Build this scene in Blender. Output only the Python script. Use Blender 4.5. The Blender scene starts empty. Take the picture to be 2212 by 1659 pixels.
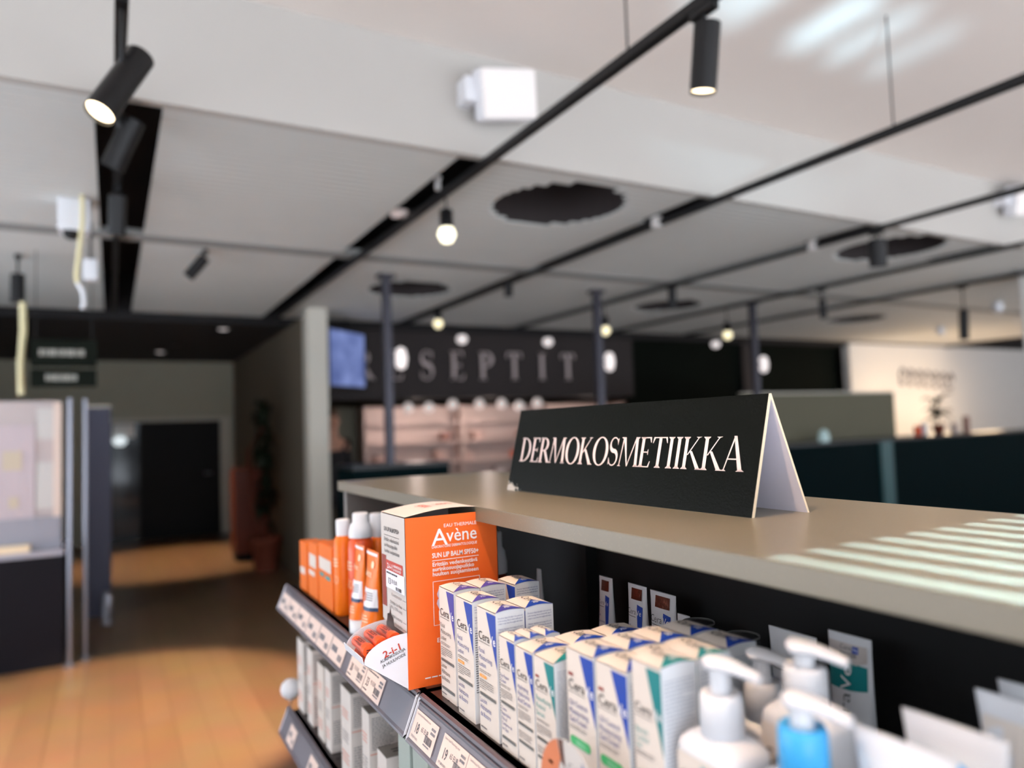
import bpy, bmesh, math, random
from mathutils import Vector, Matrix
random.seed(7)
sc = bpy.context.scene
COL = sc.collection
ZC = 1.65                      # camera height above the floor; geometry below is written relative to it

# ------------------------------------------------------------------ camera, world, exposure
cam_d = bpy.data.cameras.new('camera'); cam = bpy.data.objects.new('camera', cam_d); COL.objects.link(cam)
R3 = Matrix(((0.874257, 0.001760, -0.485461), (-0.484254, -0.067382, -0.872329), (-0.034246, 0.997726, -0.058057)))
x_ax = Vector((R3[0][0], R3[1][0], R3[2][0])).normalized()
z_ax = Vector((R3[0][2], R3[1][2], R3[2][2])).normalized()
y_ax = z_ax.cross(x_ax).normalized(); x_ax = y_ax.cross(z_ax)
M = Matrix((x_ax, y_ax, z_ax)).transposed().to_4x4(); M.translation = Vector((0, 0, ZC))
cam.matrix_world = M
cam_d.sensor_width = 36.0; cam_d.lens = 1560.0 / 2212.0 * 36.0
cam_d.clip_start = 0.02; cam_d.clip_end = 100
cam_d.dof.use_dof = True; cam_d.dof.focus_distance = 0.92; cam_d.dof.aperture_fstop = 2.1
sc.camera = cam

w = bpy.data.worlds.new('daylight'); sc.world = w; w.use_nodes = True
bg = w.node_tree.nodes['Background']; bg.inputs['Color'].default_value = (0.80, 0.90, 1.0, 1); bg.inputs['Strength'].default_value = 2.0
sun_d = bpy.data.lights.new('sun', 'SUN'); sun_d.energy = 27.0; sun_d.color = (1.0, 0.97, 0.92); sun_d.angle = math.radians(1)
sun = bpy.data.objects.new('sun', sun_d); COL.objects.link(sun); sun.rotation_euler = Vector((0.30, 0.48, -0.92)).to_track_quat('-Z', 'Y').to_euler()
vs = sc.view_settings; vs.view_transform = 'Standard'; vs.look = 'None'; vs.exposure = 0.2; vs.gamma = 1.0
vs.use_curve_mapping = False

# ------------------------------------------------------------------ materials
def lin(c):
    return tuple(((v/255.0)/12.92 if v/255.0 <= 0.04045 else ((v/255.0+0.055)/1.055)**2.4) for v in c)
def mat(name, rgb, rough=0.5, metal=0.0, emit=None, estr=0.0, trans=0.0, alpha=1.0, spec=0.5, noise=None, bump=None, ior=1.45):
    m = bpy.data.materials.new(name); m.use_nodes = True
    nt = m.node_tree; b = nt.nodes['Principled BSDF']; c = lin(rgb)
    b.inputs['Base Color'].default_value = (*c, 1); b.inputs['Roughness'].default_value = rough
    b.inputs['Metallic'].default_value = metal; b.inputs['Specular IOR Level'].default_value = spec
    b.inputs['IOR'].default_value = ior
    if emit is not None:
        b.inputs['Emission Color'].default_value = (*lin(emit), 1); b.inputs['Emission Strength'].default_value = estr
    if trans: b.inputs['Transmission Weight'].default_value = trans
    if alpha < 1: b.inputs['Alpha'].default_value = alpha
    tc = nt.nodes.new('ShaderNodeTexCoord')
    if noise:                                     # (scale, amount)
        n = nt.nodes.new('ShaderNodeTexNoise'); n.inputs['Scale'].default_value = noise[0]; n.inputs['Detail'].default_value = 4
        mx = nt.nodes.new('ShaderNodeMix'); mx.data_type = 'RGBA'
        mx.inputs['A'].default_value = (*[v*(1-noise[1]) for v in c], 1); mx.inputs['B'].default_value = (*[min(1, v*(1+noise[1])) for v in c], 1)
        nt.links.new(tc.outputs['Object'], n.inputs['Vector']); nt.links.new(n.outputs['Fac'], mx.inputs['Factor'])
        nt.links.new(mx.outputs['Result'], b.inputs['Base Color'])
    if bump:                                      # (scale, strength)
        n = nt.nodes.new('ShaderNodeTexNoise'); n.inputs['Scale'].default_value = bump[0]; n.inputs['Detail'].default_value = 3
        bp = nt.nodes.new('ShaderNodeBump'); bp.inputs['Strength'].default_value = bump[1]; bp.inputs['Distance'].default_value = 0.002
        nt.links.new(tc.outputs['Object'], n.inputs['Vector']); nt.links.new(n.outputs['Fac'], bp.inputs['Height'])
        nt.links.new(bp.outputs['Normal'], b.inputs['Normal'])
    return m

m_cream = mat('carton_cream', (226, 214, 204), 0.45, noise=(30, 0.02))
m_cwhite = mat('carton_white', (226, 228, 232), 0.45, noise=(30, 0.02))
m_blue = mat('print_blue', (20, 66, 168), 0.4)
m_violet = mat('print_violet', (58, 62, 158), 0.4)
m_teal = mat('print_teal', (10, 128, 132), 0.4)
m_cyan = mat('print_cyan', (0, 150, 175), 0.4)
m_ink = mat('print_ink', (28, 28, 34), 0.5)
m_inkg = mat('print_grey_ink', (105, 105, 110), 0.5)
m_inkl = mat('print_pale_ink', (176, 182, 194), 0.5)
m_inkb = mat('print_blue_ink', (52, 66, 140), 0.5)
m_inkt = mat('print_teal_ink', (60, 150, 150), 0.5)
m_pwhite = mat('print_white', (240, 238, 240), 0.45)
m_green = mat('print_green', (70, 185, 115), 0.45)
m_greenl = mat('print_green_light', (140, 205, 165), 0.45)
m_red = mat('print_red', (196, 66, 50), 0.45)
m_redd = mat('print_dark_red', (150, 58, 44), 0.45)
m_otag = mat('print_orange_tag', (238, 160, 70), 0.45)
m_grayb = mat('print_grey_bar', (110, 110, 108), 0.45)
m_orange = mat('orange_carton', (244, 108, 40), 0.42, noise=(20, 0.03))
m_orange2 = mat('orange_sunscreen', (246, 118, 10), 0.38)
m_orange3 = mat('orange_red_plastic', (238, 88, 34), 0.3)
m_navy = mat('print_navy', (40, 66, 104), 0.4)
m_wplast = mat('white_plastic', (224, 224, 228), 0.32, spec=0.5)
m_wcard = mat('white_card', (236, 236, 244), 0.5, noise=(15, 0.02))
m_gcard = mat('grey_white_card', (206, 200, 196), 0.5, noise=(15, 0.02))
m_bluep = mat('light_blue_plastic', (70, 176, 238), 0.3)
m_clear = mat('clear_plastic', (235, 235, 240), 0.08, trans=1.0, ior=1.2)
m_smoke = mat('smoky_clear_cap', (120, 120, 126), 0.15, alpha=0.32)
m_clear2 = mat('smoky_clear_rail', (205, 200, 215), 0.12, alpha=0.12)
m_silver = mat('silver_foil', (205, 195, 190), 0.35, metal=0.3, bump=(60, 0.6))
m_bronze = mat('bronze_foil', (120, 70, 56), 0.25, metal=0.7, bump=(80, 0.8))
m_shelf = mat('dark_shelf_metal', (52, 44, 44), 0.32, metal=0.35, noise=(8, 0.1))
m_black = mat('black_panel', (2, 2, 3), 0.7)
m_blackm = mat('black_lamp_metal', (20, 19, 20), 0.45, metal=0.3)
m_hole = mat('perforation_black', (3, 3, 3), 0.8)
m_rail = mat('grey_rail', (88, 82, 90), 0.3, noise=(12, 0.05))
m_label = mat('price_paper', (236, 212, 198), 0.6, noise=(40, 0.02))
m_mint = mat('mint_grey_card', (176, 186, 178), 0.5, noise=(20, 0.03))
m_lemb = mat('warm_lamp_glow', (255, 236, 200), 0.4, emit=(255, 230, 190), estr=5.0)
m_bulb = mat('bulb_glow', (255, 250, 225), 0.4, emit=(255, 246, 210), estr=1.8)
m_bulb2 = mat('far_bulb_glow', (255, 244, 210), 0.4, emit=(240, 226, 180), estr=1.1)
m_pale = mat('blurred_downlight_glow', (230, 215, 210), 0.4, emit=(216, 205, 200), estr=0.55)
m_down = mat('downlight_glow', (230, 220, 215), 0.4, emit=(215, 206, 205), estr=0.9)
m_fold = mat('foam_edge', (250, 226, 192), 0.6)
m_signw = mat('foam_white', (232, 228, 240), 0.6)
m_letter = mat('sign_letter_pink', (236, 214, 210), 0.5)
m_wall = mat('taupe_wall', (104, 94, 80), 0.8, noise=(4, 0.05))
m_wallg = mat('green_grey_wall', (178, 174, 156), 0.8, noise=(4, 0.04))
m_white = mat('white_paint', (222, 218, 214), 0.75, noise=(3, 0.02))
m_bulk = mat('bulkhead_paint', (178, 173, 167), 0.75, noise=(3, 0.02))
m_ceil = mat('warm_ceiling_paint', (236, 226, 218), 0.75, noise=(3, 0.02))
m_col = mat('pale_column', (205, 200, 188), 0.7, noise=(4, 0.03))
m_dark = mat('dark_brown_fascia', (40, 31, 30), 0.7, noise=(4, 0.1))
m_darkc = mat('black_ceiling', (22, 19, 20), 0.8)
m_tealc = mat('dark_teal_laminate', (0, 17, 20), 0.6, spec=0.05, noise=(5, 0.08))
m_teals = mat('teal_edge_strip', (42, 84, 88), 0.4)
m_olive = mat('olive_screen', (98, 94, 76), 0.7, noise=(6, 0.05))
m_pole = mat('grey_pole', (66, 64, 72), 0.4, metal=0.5)
m_slat = mat('ceiling_slat', (204, 204, 200), 0.7, noise=(5, 0.03))
m_beam = mat('ceiling_cross_strip', (140, 140, 138), 0.7)
m_chrome = mat('chrome_post', (150, 150, 160), 0.3, metal=0.9)
m_bluegr = mat('blue_grey_panel', (66, 66, 84), 0.5)
m_cab = mat('charcoal_cabinet', (26, 24, 30), 0.6, spec=0.15)
m_poster = mat('poster_paper', (196, 182, 180), 0.7, noise=(6, 0.05))
m_tvb = mat('tv_black', (10, 10, 12), 0.4)
m_wood = mat('red_brown_wood', (104, 42, 18), 0.45, noise=(6, 0.2))
m_terra = mat('terracotta', (132, 66, 46), 0.7, noise=(10, 0.1))
m_leaf = mat('dark_leaf', (22, 34, 18), 0.5, noise=(10, 0.3))
m_soil = mat('soil', (30, 22, 16), 0.9)
m_sand = mat('pale_sand_print', (206, 190, 168), 0.7)
m_cord = mat('pale_yellow_cord', (226, 214, 170), 0.6)
m_greenb = mat('dark_green_board', (10, 16, 8), 0.7, spec=0.15)
m_skin = mat('skin', (196, 140, 114), 0.55)
m_cloth = mat('dark_clothes', (34, 30, 32), 0.8)
m_hair = mat('hair', (92, 60, 42), 0.6)
m_pink = mat('pink_white_shelving', (206, 186, 178), 0.7, noise=(3, 0.03))
m_oak = mat('light_wood', (190, 140, 90), 0.5, noise=(6, 0.15))

def mat_counter():
    m = mat('counter_laminate', (148, 138, 122), 0.30, spec=0.5)
    nt = m.node_tree; b = nt.nodes['Principled BSDF']; tc = nt.nodes.new('ShaderNodeTexCoord')
    v = nt.nodes.new('ShaderNodeTexVoronoi'); v.inputs['Scale'].default_value = 420
    n2 = nt.nodes.new('ShaderNodeTexNoise'); n2.inputs['Scale'].default_value = 90
    r = nt.nodes.new('ShaderNodeValToRGB'); r.color_ramp.elements[0].position = 0.0; r.color_ramp.elements[1].position = 0.16
    r.color_ramp.elements[0].color = (*lin((236, 220, 180)), 1); r.color_ramp.elements[1].color = (*lin((121, 114, 98)), 1)
    e = r.color_ramp.elements.new(0.09); e.color = (*lin((146, 136, 114)), 1)
    nt.links.new(tc.outputs['Object'], v.inputs['Vector']); nt.links.new(v.outputs['Distance'], r.inputs['Fac'])
    nt.links.new(r.outputs['Color'], b.inputs['Base Color'])
    return m
m_counter = mat_counter()
def mat_sign():
    m = mat('black_green_sign_film', (9, 11, 7), 0.2, spec=0.13, bump=(260, 0.12))
    nt = m.node_tree; b = nt.nodes['Principled BSDF']; tc = nt.nodes.new('ShaderNodeTexCoord')
    # worn white corner: object coords, root of the sign at its far bottom front corner
    sep = nt.nodes.new('ShaderNodeSeparateXYZ'); nt.links.new(tc.outputs['Object'], sep.inputs[0])
    n = nt.nodes.new('ShaderNodeTexNoise'); n.inputs['Scale'].default_value = 160; n.inputs['Detail'].default_value = 6
    nt.links.new(tc.outputs['Object'], n.inputs['Vector'])
    def math_(op, a, bb):
        k = nt.nodes.new('ShaderNodeMath'); k.operation = op
        for i, s in enumerate((a, bb)):
            if isinstance(s, (int, float)): k.inputs[i].default_value = s
            else: nt.links.new(s, k.inputs[i])
        return k.outputs[0]
    dy = math_('MULTIPLY', sep.outputs['Y'], 9.0)       # y goes negative away from the corner
    dz = math_('MULTIPLY', sep.outputs['Z'], -28.0)
    s1 = math_('ADD', math_('ADD', dy, dz), 0.62)
    nn = math_('MULTIPLY', math_('SUBTRACT', n.outputs['Fac'], 0.5), 1.6)
    fac = math_('GREATER_THAN', math_('ADD', s1, nn), 0.22)
    mx = nt.nodes.new('ShaderNodeMix'); mx.data_type = 'RGBA'
    mx.inputs['A'].default_value = (*lin((9, 11, 7)), 1); mx.inputs['B'].default_value = (*lin((206, 202, 196)), 1)
    nt.links.new(fac, mx.inputs['Factor']); nt.links.new(mx.outputs['Result'], b.inputs['Base Color'])
    return m
m_sign = mat_sign()
def mat_floor():
    m = mat('wood_floor', (120, 84, 52), 0.32)
    nt = m.node_tree; b = nt.nodes['Principled BSDF']; tc = nt.nodes.new('ShaderNodeTexCoord')
    mp = nt.nodes.new('ShaderNodeMapping'); mp.inputs['Rotation'].default_value = (0, 0, math.pi/2)
    br = nt.nodes.new('ShaderNodeTexBrick'); br.inputs['Scale'].default_value = 1.0
    br.inputs['Color1'].default_value = (*lin((138, 108, 82)), 1); br.inputs['Color2'].default_value = (*lin((126, 96, 72)), 1)
    br.inputs['Mortar'].default_value = (*lin((104, 78, 58)), 1); br.inputs['Mortar Size'].default_value = 0.003
    br.inputs['Brick Width'].default_value = 1.6; br.inputs['Row Height'].default_value = 0.16
    n = nt.nodes.new('ShaderNodeTexNoise'); n.inputs['Scale'].default_value = 3; n.inputs['Detail'].default_value = 5
    mx = nt.nodes.new('ShaderNodeMix'); mx.data_type = 'RGBA'; mx.blend_type = 'MULTIPLY'; mx.inputs['Factor'].default_value = 0.35
    nt.links.new(tc.outputs['Object'], mp.inputs['Vector']); nt.links.new(mp.outputs['Vector'], br.inputs['Vector'])
    nt.links.new(tc.outputs['Object'], n.inputs['Vector'])
    nt.links.new(br.outputs['Color'], mx.inputs['A']); nt.links.new(n.outputs['Color'], mx.inputs['B'])
    nt.links.new(mx.outputs['Result'], b.inputs['Base Color'])
    return m
m_floor = mat_floor()
def mat_screen():
    m = mat('blue_screen', (60, 74, 120), 0.3)
    nt = m.node_tree; b = nt.nodes['Principled BSDF']; tc = nt.nodes.new('ShaderNodeTexCoord')
    n = nt.nodes.new('ShaderNodeTexNoise'); n.inputs['Scale'].default_value = 5
    r = nt.nodes.new('ShaderNodeValToRGB'); r.color_ramp.elements[0].color = (*lin((62, 78, 130)), 1); r.color_ramp.elements[1].color = (*lin((130, 146, 200)), 1)
    r.color_ramp.elements[0].position = 0.3; r.color_ramp.elements[1].position = 0.7
    nt.links.new(tc.outputs['Object'], n.inputs['Vector']); nt.links.new(n.outputs['Fac'], r.inputs['Fac'])
    nt.links.new(r.outputs['Color'], b.inputs['Emission Color']); b.inputs['Emission Strength'].default_value = 0.75
    return m
m_screen = mat_screen()

# ------------------------------------------------------------------ mesh helpers
ORG = {}
class MB:
    def __init__(s): s.v = []; s.f = []; s.m = []; s.sm = []
    def add(s, vs_, fs, mi=0, smooth=False):
        o = len(s.v); s.v += [tuple(p) for p in vs_]
        for f in fs: s.f.append(tuple(i+o for i in f)); s.m.append(mi); s.sm.append(smooth)
    def box(s, x0, x1, y0, y1, z0, z1, mi=0):
        s.add([(x0,y0,z0),(x1,y0,z0),(x1,y1,z0),(x0,y1,z0),(x0,y0,z1),(x1,y0,z1),(x1,y1,z1),(x0,y1,z1)],
              [(0,3,2,1),(4,5,6,7),(0,1,5,4),(1,2,6,5),(2,3,7,6),(3,0,4,7)], mi); return s
    def bbox(s, x0, x1, y0, y1, z0, z1, b, mi=0):
        """box with chamfered edges"""
        bm = bmesh.new(); bmesh.ops.create_cube(bm, size=1)
        for v in bm.verts: v.co = Vector(((x0+x1)/2+v.co.x*(x1-x0), (y0+y1)/2+v.co.y*(y1-y0), (z0+z1)/2+v.co.z*(z1-z0)))
        bmesh.ops.bevel(bm, geom=bm.edges[:], offset=b, segments=2, profile=0.6, affect='EDGES')
        bm.verts.index_update()
        s.add([v.co[:] for v in bm.verts], [tuple(v.index for v in f.verts) for f in bm.faces], mi); bm.free(); return s
    def poly(s, pts, mi=0): s.add(pts, [tuple(range(len(pts)))], mi); return s
    def prism(s, pts, vec, mi=0):
        n = len(pts); q = [tuple(p[i]+vec[i] for i in range(3)) for p in pts]
        s.add(list(pts)+q, [tuple(range(n))[::-1], tuple(range(n, 2*n))] + [(i, (i+1) % n, n+(i+1) % n, n+i) for i in range(n)], mi); return s
    def cyl(s, p0, p1, r0, r1=None, n=20, mi=0, caps=True):
        r1 = r0 if r1 is None else r1
        p0, p1 = Vector(p0), Vector(p1); a = (p1-p0).normalized()
        t = Vector((0,0,1)) if abs(a.z) < 0.9 else Vector((1,0,0)); u = a.cross(t).normalized(); w_ = a.cross(u)
        A = [p0+(u*math.cos(k*2*math.pi/n)+w_*math.sin(k*2*math.pi/n))*r0 for k in range(n)]
        B = [p1+(u*math.cos(k*2*math.pi/n)+w_*math.sin(k*2*math.pi/n))*r1 for k in range(n)]
        s.add([v[:] for v in A+B], [(i, n+i, n+(i+1) % n, (i+1) % n) for i in range(n)], mi, True)
        if caps:
            s.add([v[:] for v in A], [tuple(range(n))], mi); s.add([v[:] for v in B], [tuple(range(n))[::-1]], mi)
        return s
    def lathe(s, prof, c=(0,0,0), n=24, mi=0, sx=1.0, sy=1.0):
        V = []; F = []
        for r, z in prof:
            for k in range(n): a = 2*math.pi*k/n; V.append((c[0]+r*sx*math.cos(a), c[1]+r*sy*math.sin(a), c[2]+z))
        for j in range(len(prof)-1):
            for k in range(n): F.append((j*n+k, j*n+(k+1) % n, (j+1)*n+(k+1) % n, (j+1)*n+k))
        s.add(V, F, mi, True)
        if prof[0][0] > 1e-6: s.add(V[:n], [tuple(range(n))[::-1]], mi)
        if prof[-1][0] > 1e-6: s.add(V[-n:], [tuple(range(n))], mi)
        return s
    def tube(s, path, r, n=8, mi=0):
        path = [Vector(p) for p in path]; V = []; F = []
        rr = r if isinstance(r, (list, tuple)) else [r]*len(path)
        for i, p in enumerate(path):
            a = (path[min(i+1, len(path)-1)]-path[max(i-1, 0)]).normalized()
            t = Vector((0,0,1)) if abs(a.z) < 0.9 else Vector((1,0,0)); u = a.cross(t).normalized(); w_ = a.cross(u)
            for k in range(n): V.append((p+(u*math.cos(k*2*math.pi/n)+w_*math.sin(k*2*math.pi/n))*rr[i])[:])
        for i in range(len(path)-1):
            for k in range(n): F.append((i*n+k, (i+1)*n+k, (i+1)*n+(k+1) % n, i*n+(k+1) % n))
        s.add(V, F, mi, True); s.add(V[:n], [tuple(range(n))], mi); s.add(V[-n:], [tuple(range(n))[::-1]], mi); return s
    def loft(s, rings, mi=0, smooth=True, cap=True):
        n = len(rings[0]); V = [p for r in rings for p in r]; F = []
        for j in range(len(rings)-1):
            for k in range(n): F.append((j*n+k, j*n+(k+1) % n, (j+1)*n+(k+1) % n, (j+1)*n+k))
        s.add(V, F, mi, smooth)
        if cap: s.add(rings[0], [tuple(range(n))[::-1]], mi); s.add(rings[-1], [tuple(range(n))], mi)
        return s
    def build(s, name, mats, parent=None, origin=None):
        if not isinstance(mats, (list, tuple)): mats = [mats]
        if parent is not None: org = ORG[parent]
        else: org = Vector(origin) if origin is not None else Vector((0, 0, -ZC))
        me = bpy.data.meshes.new(name)
        me.from_pydata([(p[0]-org.x, p[1]-org.y, p[2]-org.z) for p in s.v], [], s.f)
        for m_ in mats: me.materials.append(m_)
        me.polygons.foreach_set('material_index', s.m); me.polygons.foreach_set('use_smooth', s.sm); me.update()
        o = bpy.data.objects.new(name, me); COL.objects.link(o); ORG[o] = org
        if parent is not None: o.parent = parent
        else: o.location = (org.x, org.y, org.z+ZC)
        return o
def tag(o, label=None, cat=None, group=None, kind=None):
    if label: o['label'] = label
    if cat: o['category'] = cat
    if group: o['group'] = group
    if kind: o['kind'] = kind
    return o
def thing(name, label, cat, loc, group=None):
    o = bpy.data.objects.new(name, None); COL.objects.link(o); o.location = (loc[0], loc[1], loc[2]+ZC); o.empty_display_size = 0.05
    ORG[o] = Vector(loc); return tag(o, label, cat, group)
def copy_tree(o, parent=None):
    c = o.copy(); COL.objects.link(c); c.parent = parent; ORG[c] = ORG[o]
    for ch in list(o.children): copy_tree(ch, c)
    return c
def place(root, loc, rz=None):
    root.location = (loc[0], loc[1], loc[2]+ZC)
    if rz is not None: root.rotation_euler = (0, 0, rz)
def struct(o): o['kind'] = 'structure'; return o

# ---- flat print
_tc = {}
def text2d(s, bold=0.0, res=2):
    k = (s, bold, res)
    if k in _tc: return _tc[k]
    cu = bpy.data.curves.new('t', 'FONT'); cu.body = s; cu.size = 1.0; cu.resolution_u = res; cu.offset = bold; cu.fill_mode = 'FRONT'
    ob = bpy.data.objects.new('t', cu); COL.objects.link(ob)
    bpy.context.view_layer.update()
    dg = bpy.context.evaluated_depsgraph_get()
    me = bpy.data.meshes.new_from_object(ob.evaluated_get(dg))
    V = [(v.co.x, v.co.y) for v in me.vertices]; F = [tuple(p.vertices) for p in me.polygons]
    bpy.data.objects.remove(ob); bpy.data.curves.remove(cu); bpy.data.meshes.remove(me)
    wd = max((v[0] for v in V), default=0.0)
    _tc[k] = (V, F, wd); return _tc[k]
class Print:
    """flat print laid on a surface: fn(u, v) -> 3D point just proud of the surface"""
    def __init__(s, fn): s.fn = fn; s.mb = MB(); s.mats = []
    def mi(s, m):
        if m not in s.mats: s.mats.append(m)
        return s.mats.index(m)
    def poly(s, pts, m): s.mb.add([s.fn(*p) for p in pts], [tuple(range(len(pts)))], s.mi(m)); return s
    def band(s, top, bot, m, n=12):
        """area between two polylines given as (u, v) points with rising u, in narrow columns so that it follows a curved surface"""
        def at(pl, u):
            for (a, b), (c, d) in zip(pl, pl[1:]):
                if a <= u <= c: return b+(d-b)*((u-a)/(c-a) if c > a else 0)
            return pl[-1][1]
        u0, u1 = max(top[0][0], bot[0][0]), min(top[-1][0], bot[-1][0])
        for k in range(n):
            a, b = u0+(u1-u0)*k/n, u0+(u1-u0)*(k+1)/n
            s.poly([(a, at(bot, a)), (b, at(bot, b)), (b, at(top, b)), (a, at(top, a))], m)
        return s
    def rect(s, u0, v0, u1, v1, m, n=1):
        for k in range(n):
            a, b = u0+(u1-u0)*k/n, u0+(u1-u0)*(k+1)/n
            s.poly([(a, v0), (b, v0), (b, v1), (a, v1)], m)
        return s
    def pill(s, u0, v0, u1, v1, m):
        r = (v1-v0)/2; P = []
        for k in range(9): a = -math.pi/2+math.pi*k/8; P.append((u1-r+r*math.cos(a), v0+r+r*math.sin(a)))
        for k in range(9): a = math.pi/2+math.pi*k/8; P.append((u0+r+r*math.cos(a), v0+r+r*math.sin(a)))
        return s.poly(P, m)
    def text(s, t, u, v, size, m, align='l', bold=0.0, fit=None, rot=0.0, res=2, sx=1.0):
        V, F, wd = text2d(t, bold, res)
        if fit: sx = fit/(wd*size)
        off = {'l': 0, 'c': -wd*size*sx/2, 'r': -wd*size*sx}[align]; c, q = math.cos(rot), math.sin(rot)
        pts = []
        for a, b in V:
            a2, b2 = off+a*size*sx, b*size; pts.append(s.fn(u+a2*c-b2*q, v+a2*q+b2*c))
        s.mb.add(pts, F, s.mi(m)); return s
    def fine(s, u0, u1, v, n, pitch, hgt, m, seed=1):
        rn = random.Random(seed)
        for k in range(n):
            u = u0; end = u1-(u1-u0)*(rn.random()*0.12 if (k+1) % 5 else rn.random()*0.6)
            while u < end:
                l = (u1-u0)*(0.04+0.13*rn.random()); s.rect(u, v-k*pitch, min(u+l, end), v-k*pitch+hgt, m); u += l+(u1-u0)*0.025
        return s
    def barcode(s, u0, v0, u1, v1, m, seed=2):
        rn = random.Random(seed); u = u0
        while u < u1:
            l = (u1-u0)*(0.02+0.05*rn.random()); s.rect(u, v0, min(u+l, u1), v1, m); u += l+(u1-u0)*(0.02+0.03*rn.random())
        return s
    def frame(s, u0, v0, u1, v1, t, m):
        return s.rect(u0, v0, u1, v0+t, m).rect(u0, v1-t, u1, v1, m).rect(u0, v0, u0+t, v1, m).rect(u1-t, v0, u1, v1, m)
    def build(s, name, parent): return s.mb.build(name, s.mats, parent)
def plane_fn(o, u, v, nrm, off=0.0003):
    o, u, v, nrm = Vector(o), Vector(u), Vector(v), Vector(nrm)
    return lambda a, b: (o+u*a+v*b+nrm*off)[:]

# ================================================================== ROOM
FL = -ZC
Y0, Z1, ZU, YF = 3.15, 1.35, 1.87, 8.65           # bulkhead, low ceiling, high ceiling, end of slatted ceiling
o = MB().box(-2.7, 20, -2.6, 14.5, FL-0.1, FL).build('floor', m_floor); struct(o)
o = MB().box(-2.7, 20, -2.6, Y0, ZU, ZU+0.1).build('ceiling', m_ceil); struct(o)
o = MB().box(-2.7, 20, Y0, Y0+0.05, Z1, ZU+0.1).build('wall_bulkhead', m_bulk); struct(o)
o = MB().box(-2.6, 20, Y0+0.05, YF, Z1+0.42, Z1+0.45).box(-2.7, -2.6, Y0, YF, Z1-0.05, Z1+0.45).box(15.0, 15.1, Y0, YF, Z1-0.05, Z1+0.45).box(-2.7, 20, YF-0.02, YF, Z1+0.02, Z1+0.45).build('ceiling_void', m_darkc); struct(o)
o = MB().box(-2.7, 20, YF, 14.5, 1.27, 1.4).build('ceiling_dark', m_darkc); struct(o)
# slatted ceiling: each slat a plank between the lighting slots, cut where the round openings are
slc = MB().box(-2.6, 20, YF-0.03, YF, Z1-0.005, Z1+0.3).build('ceiling_slats', m_darkc); struct(slc)
HOLES = [(2.43, 3.70, 0.42), (5.62, 3.62, 0.42), (2.53, 6.53, 0.40), (5.75, 6.5, 0.40), (9.28, 6.55, 0.40)]
slots = [(-0.06, 0.19), (1.52, 1.72), (3.12, 3.28), (4.72, 4.86), (6.32, 6.46), (7.72, 7.86)]
def segs(yc):
    cuts = list(slots)
    if yc > 3.75: cuts = slots[:2]+[(a+0.04, b-0.04) for a, b in slots[2:]]
    for hx, hy, hr in HOLES:
        d = abs(yc-hy)
        if d < hr: h = math.sqrt(hr*hr-d*d); cuts.append((hx-h, hx+h))
    cuts.sort(); x = -2.6; out = []
    for a, b in cuts:
        if a > x+0.01: out.append((x, a))
        x = max(x, b)
    out.append((x, 15.0)); return out
far = MB(); y = Y0+0.055; pitch = 0.07
while y < YF-0.09:
    if 5.30 < y < 5.42:
        y += pitch; continue
    for a, b in segs(y+pitch/2):
        if y < 5.3 and a > -7.5:
            MB().box(a, b, y, y+pitch-0.010, Z1, Z1+0.010).build('slat', m_slat, slc)
        else: far.box(a, b, y, y+pitch-0.010, Z1, Z1+0.010)
    y += pitch
o = far.build('slats_beyond_cross_strip', m_slat, slc); o['kind'] = 'stuff'
o = MB().box(-2.6, 15, 5.28, 5.44, Z1-0.012, Z1+0.03).build('trim_1', m_beam); struct(o)
# rims of round openings (dark brown upstand)
for hx, hy, hr in HOLES:
    mb = MB(); n = 32
    for k in range(n):
        a, b = 2*math.pi*k/n, 2*math.pi*(k+1)/n
        mb.add([(hx+hr*1.07*math.cos(a), hy+hr*1.07*math.sin(a), Z1+0.015), (hx+hr*1.07*math.cos(b), hy+hr*1.07*math.sin(b), Z1+0.015),
                (hx+hr*1.07*math.cos(b), hy+hr*1.07*math.sin(b), Z1+0.40), (hx+hr*1.07*math.cos(a), hy+hr*1.07*math.sin(a), Z1+0.40)], [(0, 1, 2, 3)])
    mb.build('opening_collar', m_dark, slc)
# shell walls
o = MB().box(19.9, 20, -2.6, 14.5, FL, 2.0).build('wall_right', m_white); struct(o)
o = MB().box(-2.7, 20, 14.4, 14.5, FL, 1.5).build('wall_far', m_wall); struct(o)
wl = MB().box(-2.7, -2.6, 7.0, 14.5, FL, 1.9).build('wall_left', m_wallg); struct(wl)
# storefront behind the viewer and on the left: mullions and rails of a glazed front (daylight comes in here)
mb = MB()
for x in [-2.6+1.8*k for k in range(13)]: mb.box(x-0.03, x+0.03, -2.6, -2.52, FL, ZU)
mb.box(-2.7, 20, -2.6, -2.52, FL, FL+0.10).box(-2.7, 20, -2.6, -2.52, 0.95, 1.0).build('window_1', m_blackm)
struct(bpy.data.objects['window_1'])
mb = MB()
for y in [1.2+1.45*k for k in range(5)]: mb.box(-2.7, -2.62, y-0.03, y+0.03, FL, ZU)
mb.box(-2.7, -2.62, 1.2, 7.0, FL, FL+0.10); struct(mb.build('window_2', m_blackm))
struct(MB().box(-2.7, -2.6, -2.6, 1.2, FL, ZU).build('wall_left_near', m_white))
struct(MB().box(-30, 40, -32, -2.6, FL-0.2, FL-0.1).box(-30, -2.7, -2.6, 25, FL-0.2, FL-0.1).build('floor_bounce_pavement', mat('light_paving', (186, 194, 206), 0.9, noise=(2, 0.05))))  # added unseen paving, bounces sunlight up through the windows onto the ceiling
struct(MB().box(-5.7, 20, -3.8, -2.6, ZU, ZU+0.1).box(-5.7, -2.7, -2.6, 14.5, ZU, ZU+0.1).build('ceiling_added_canopy', m_white))  # added unseen canopy, keeps sky light out so paving light dominates
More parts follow.
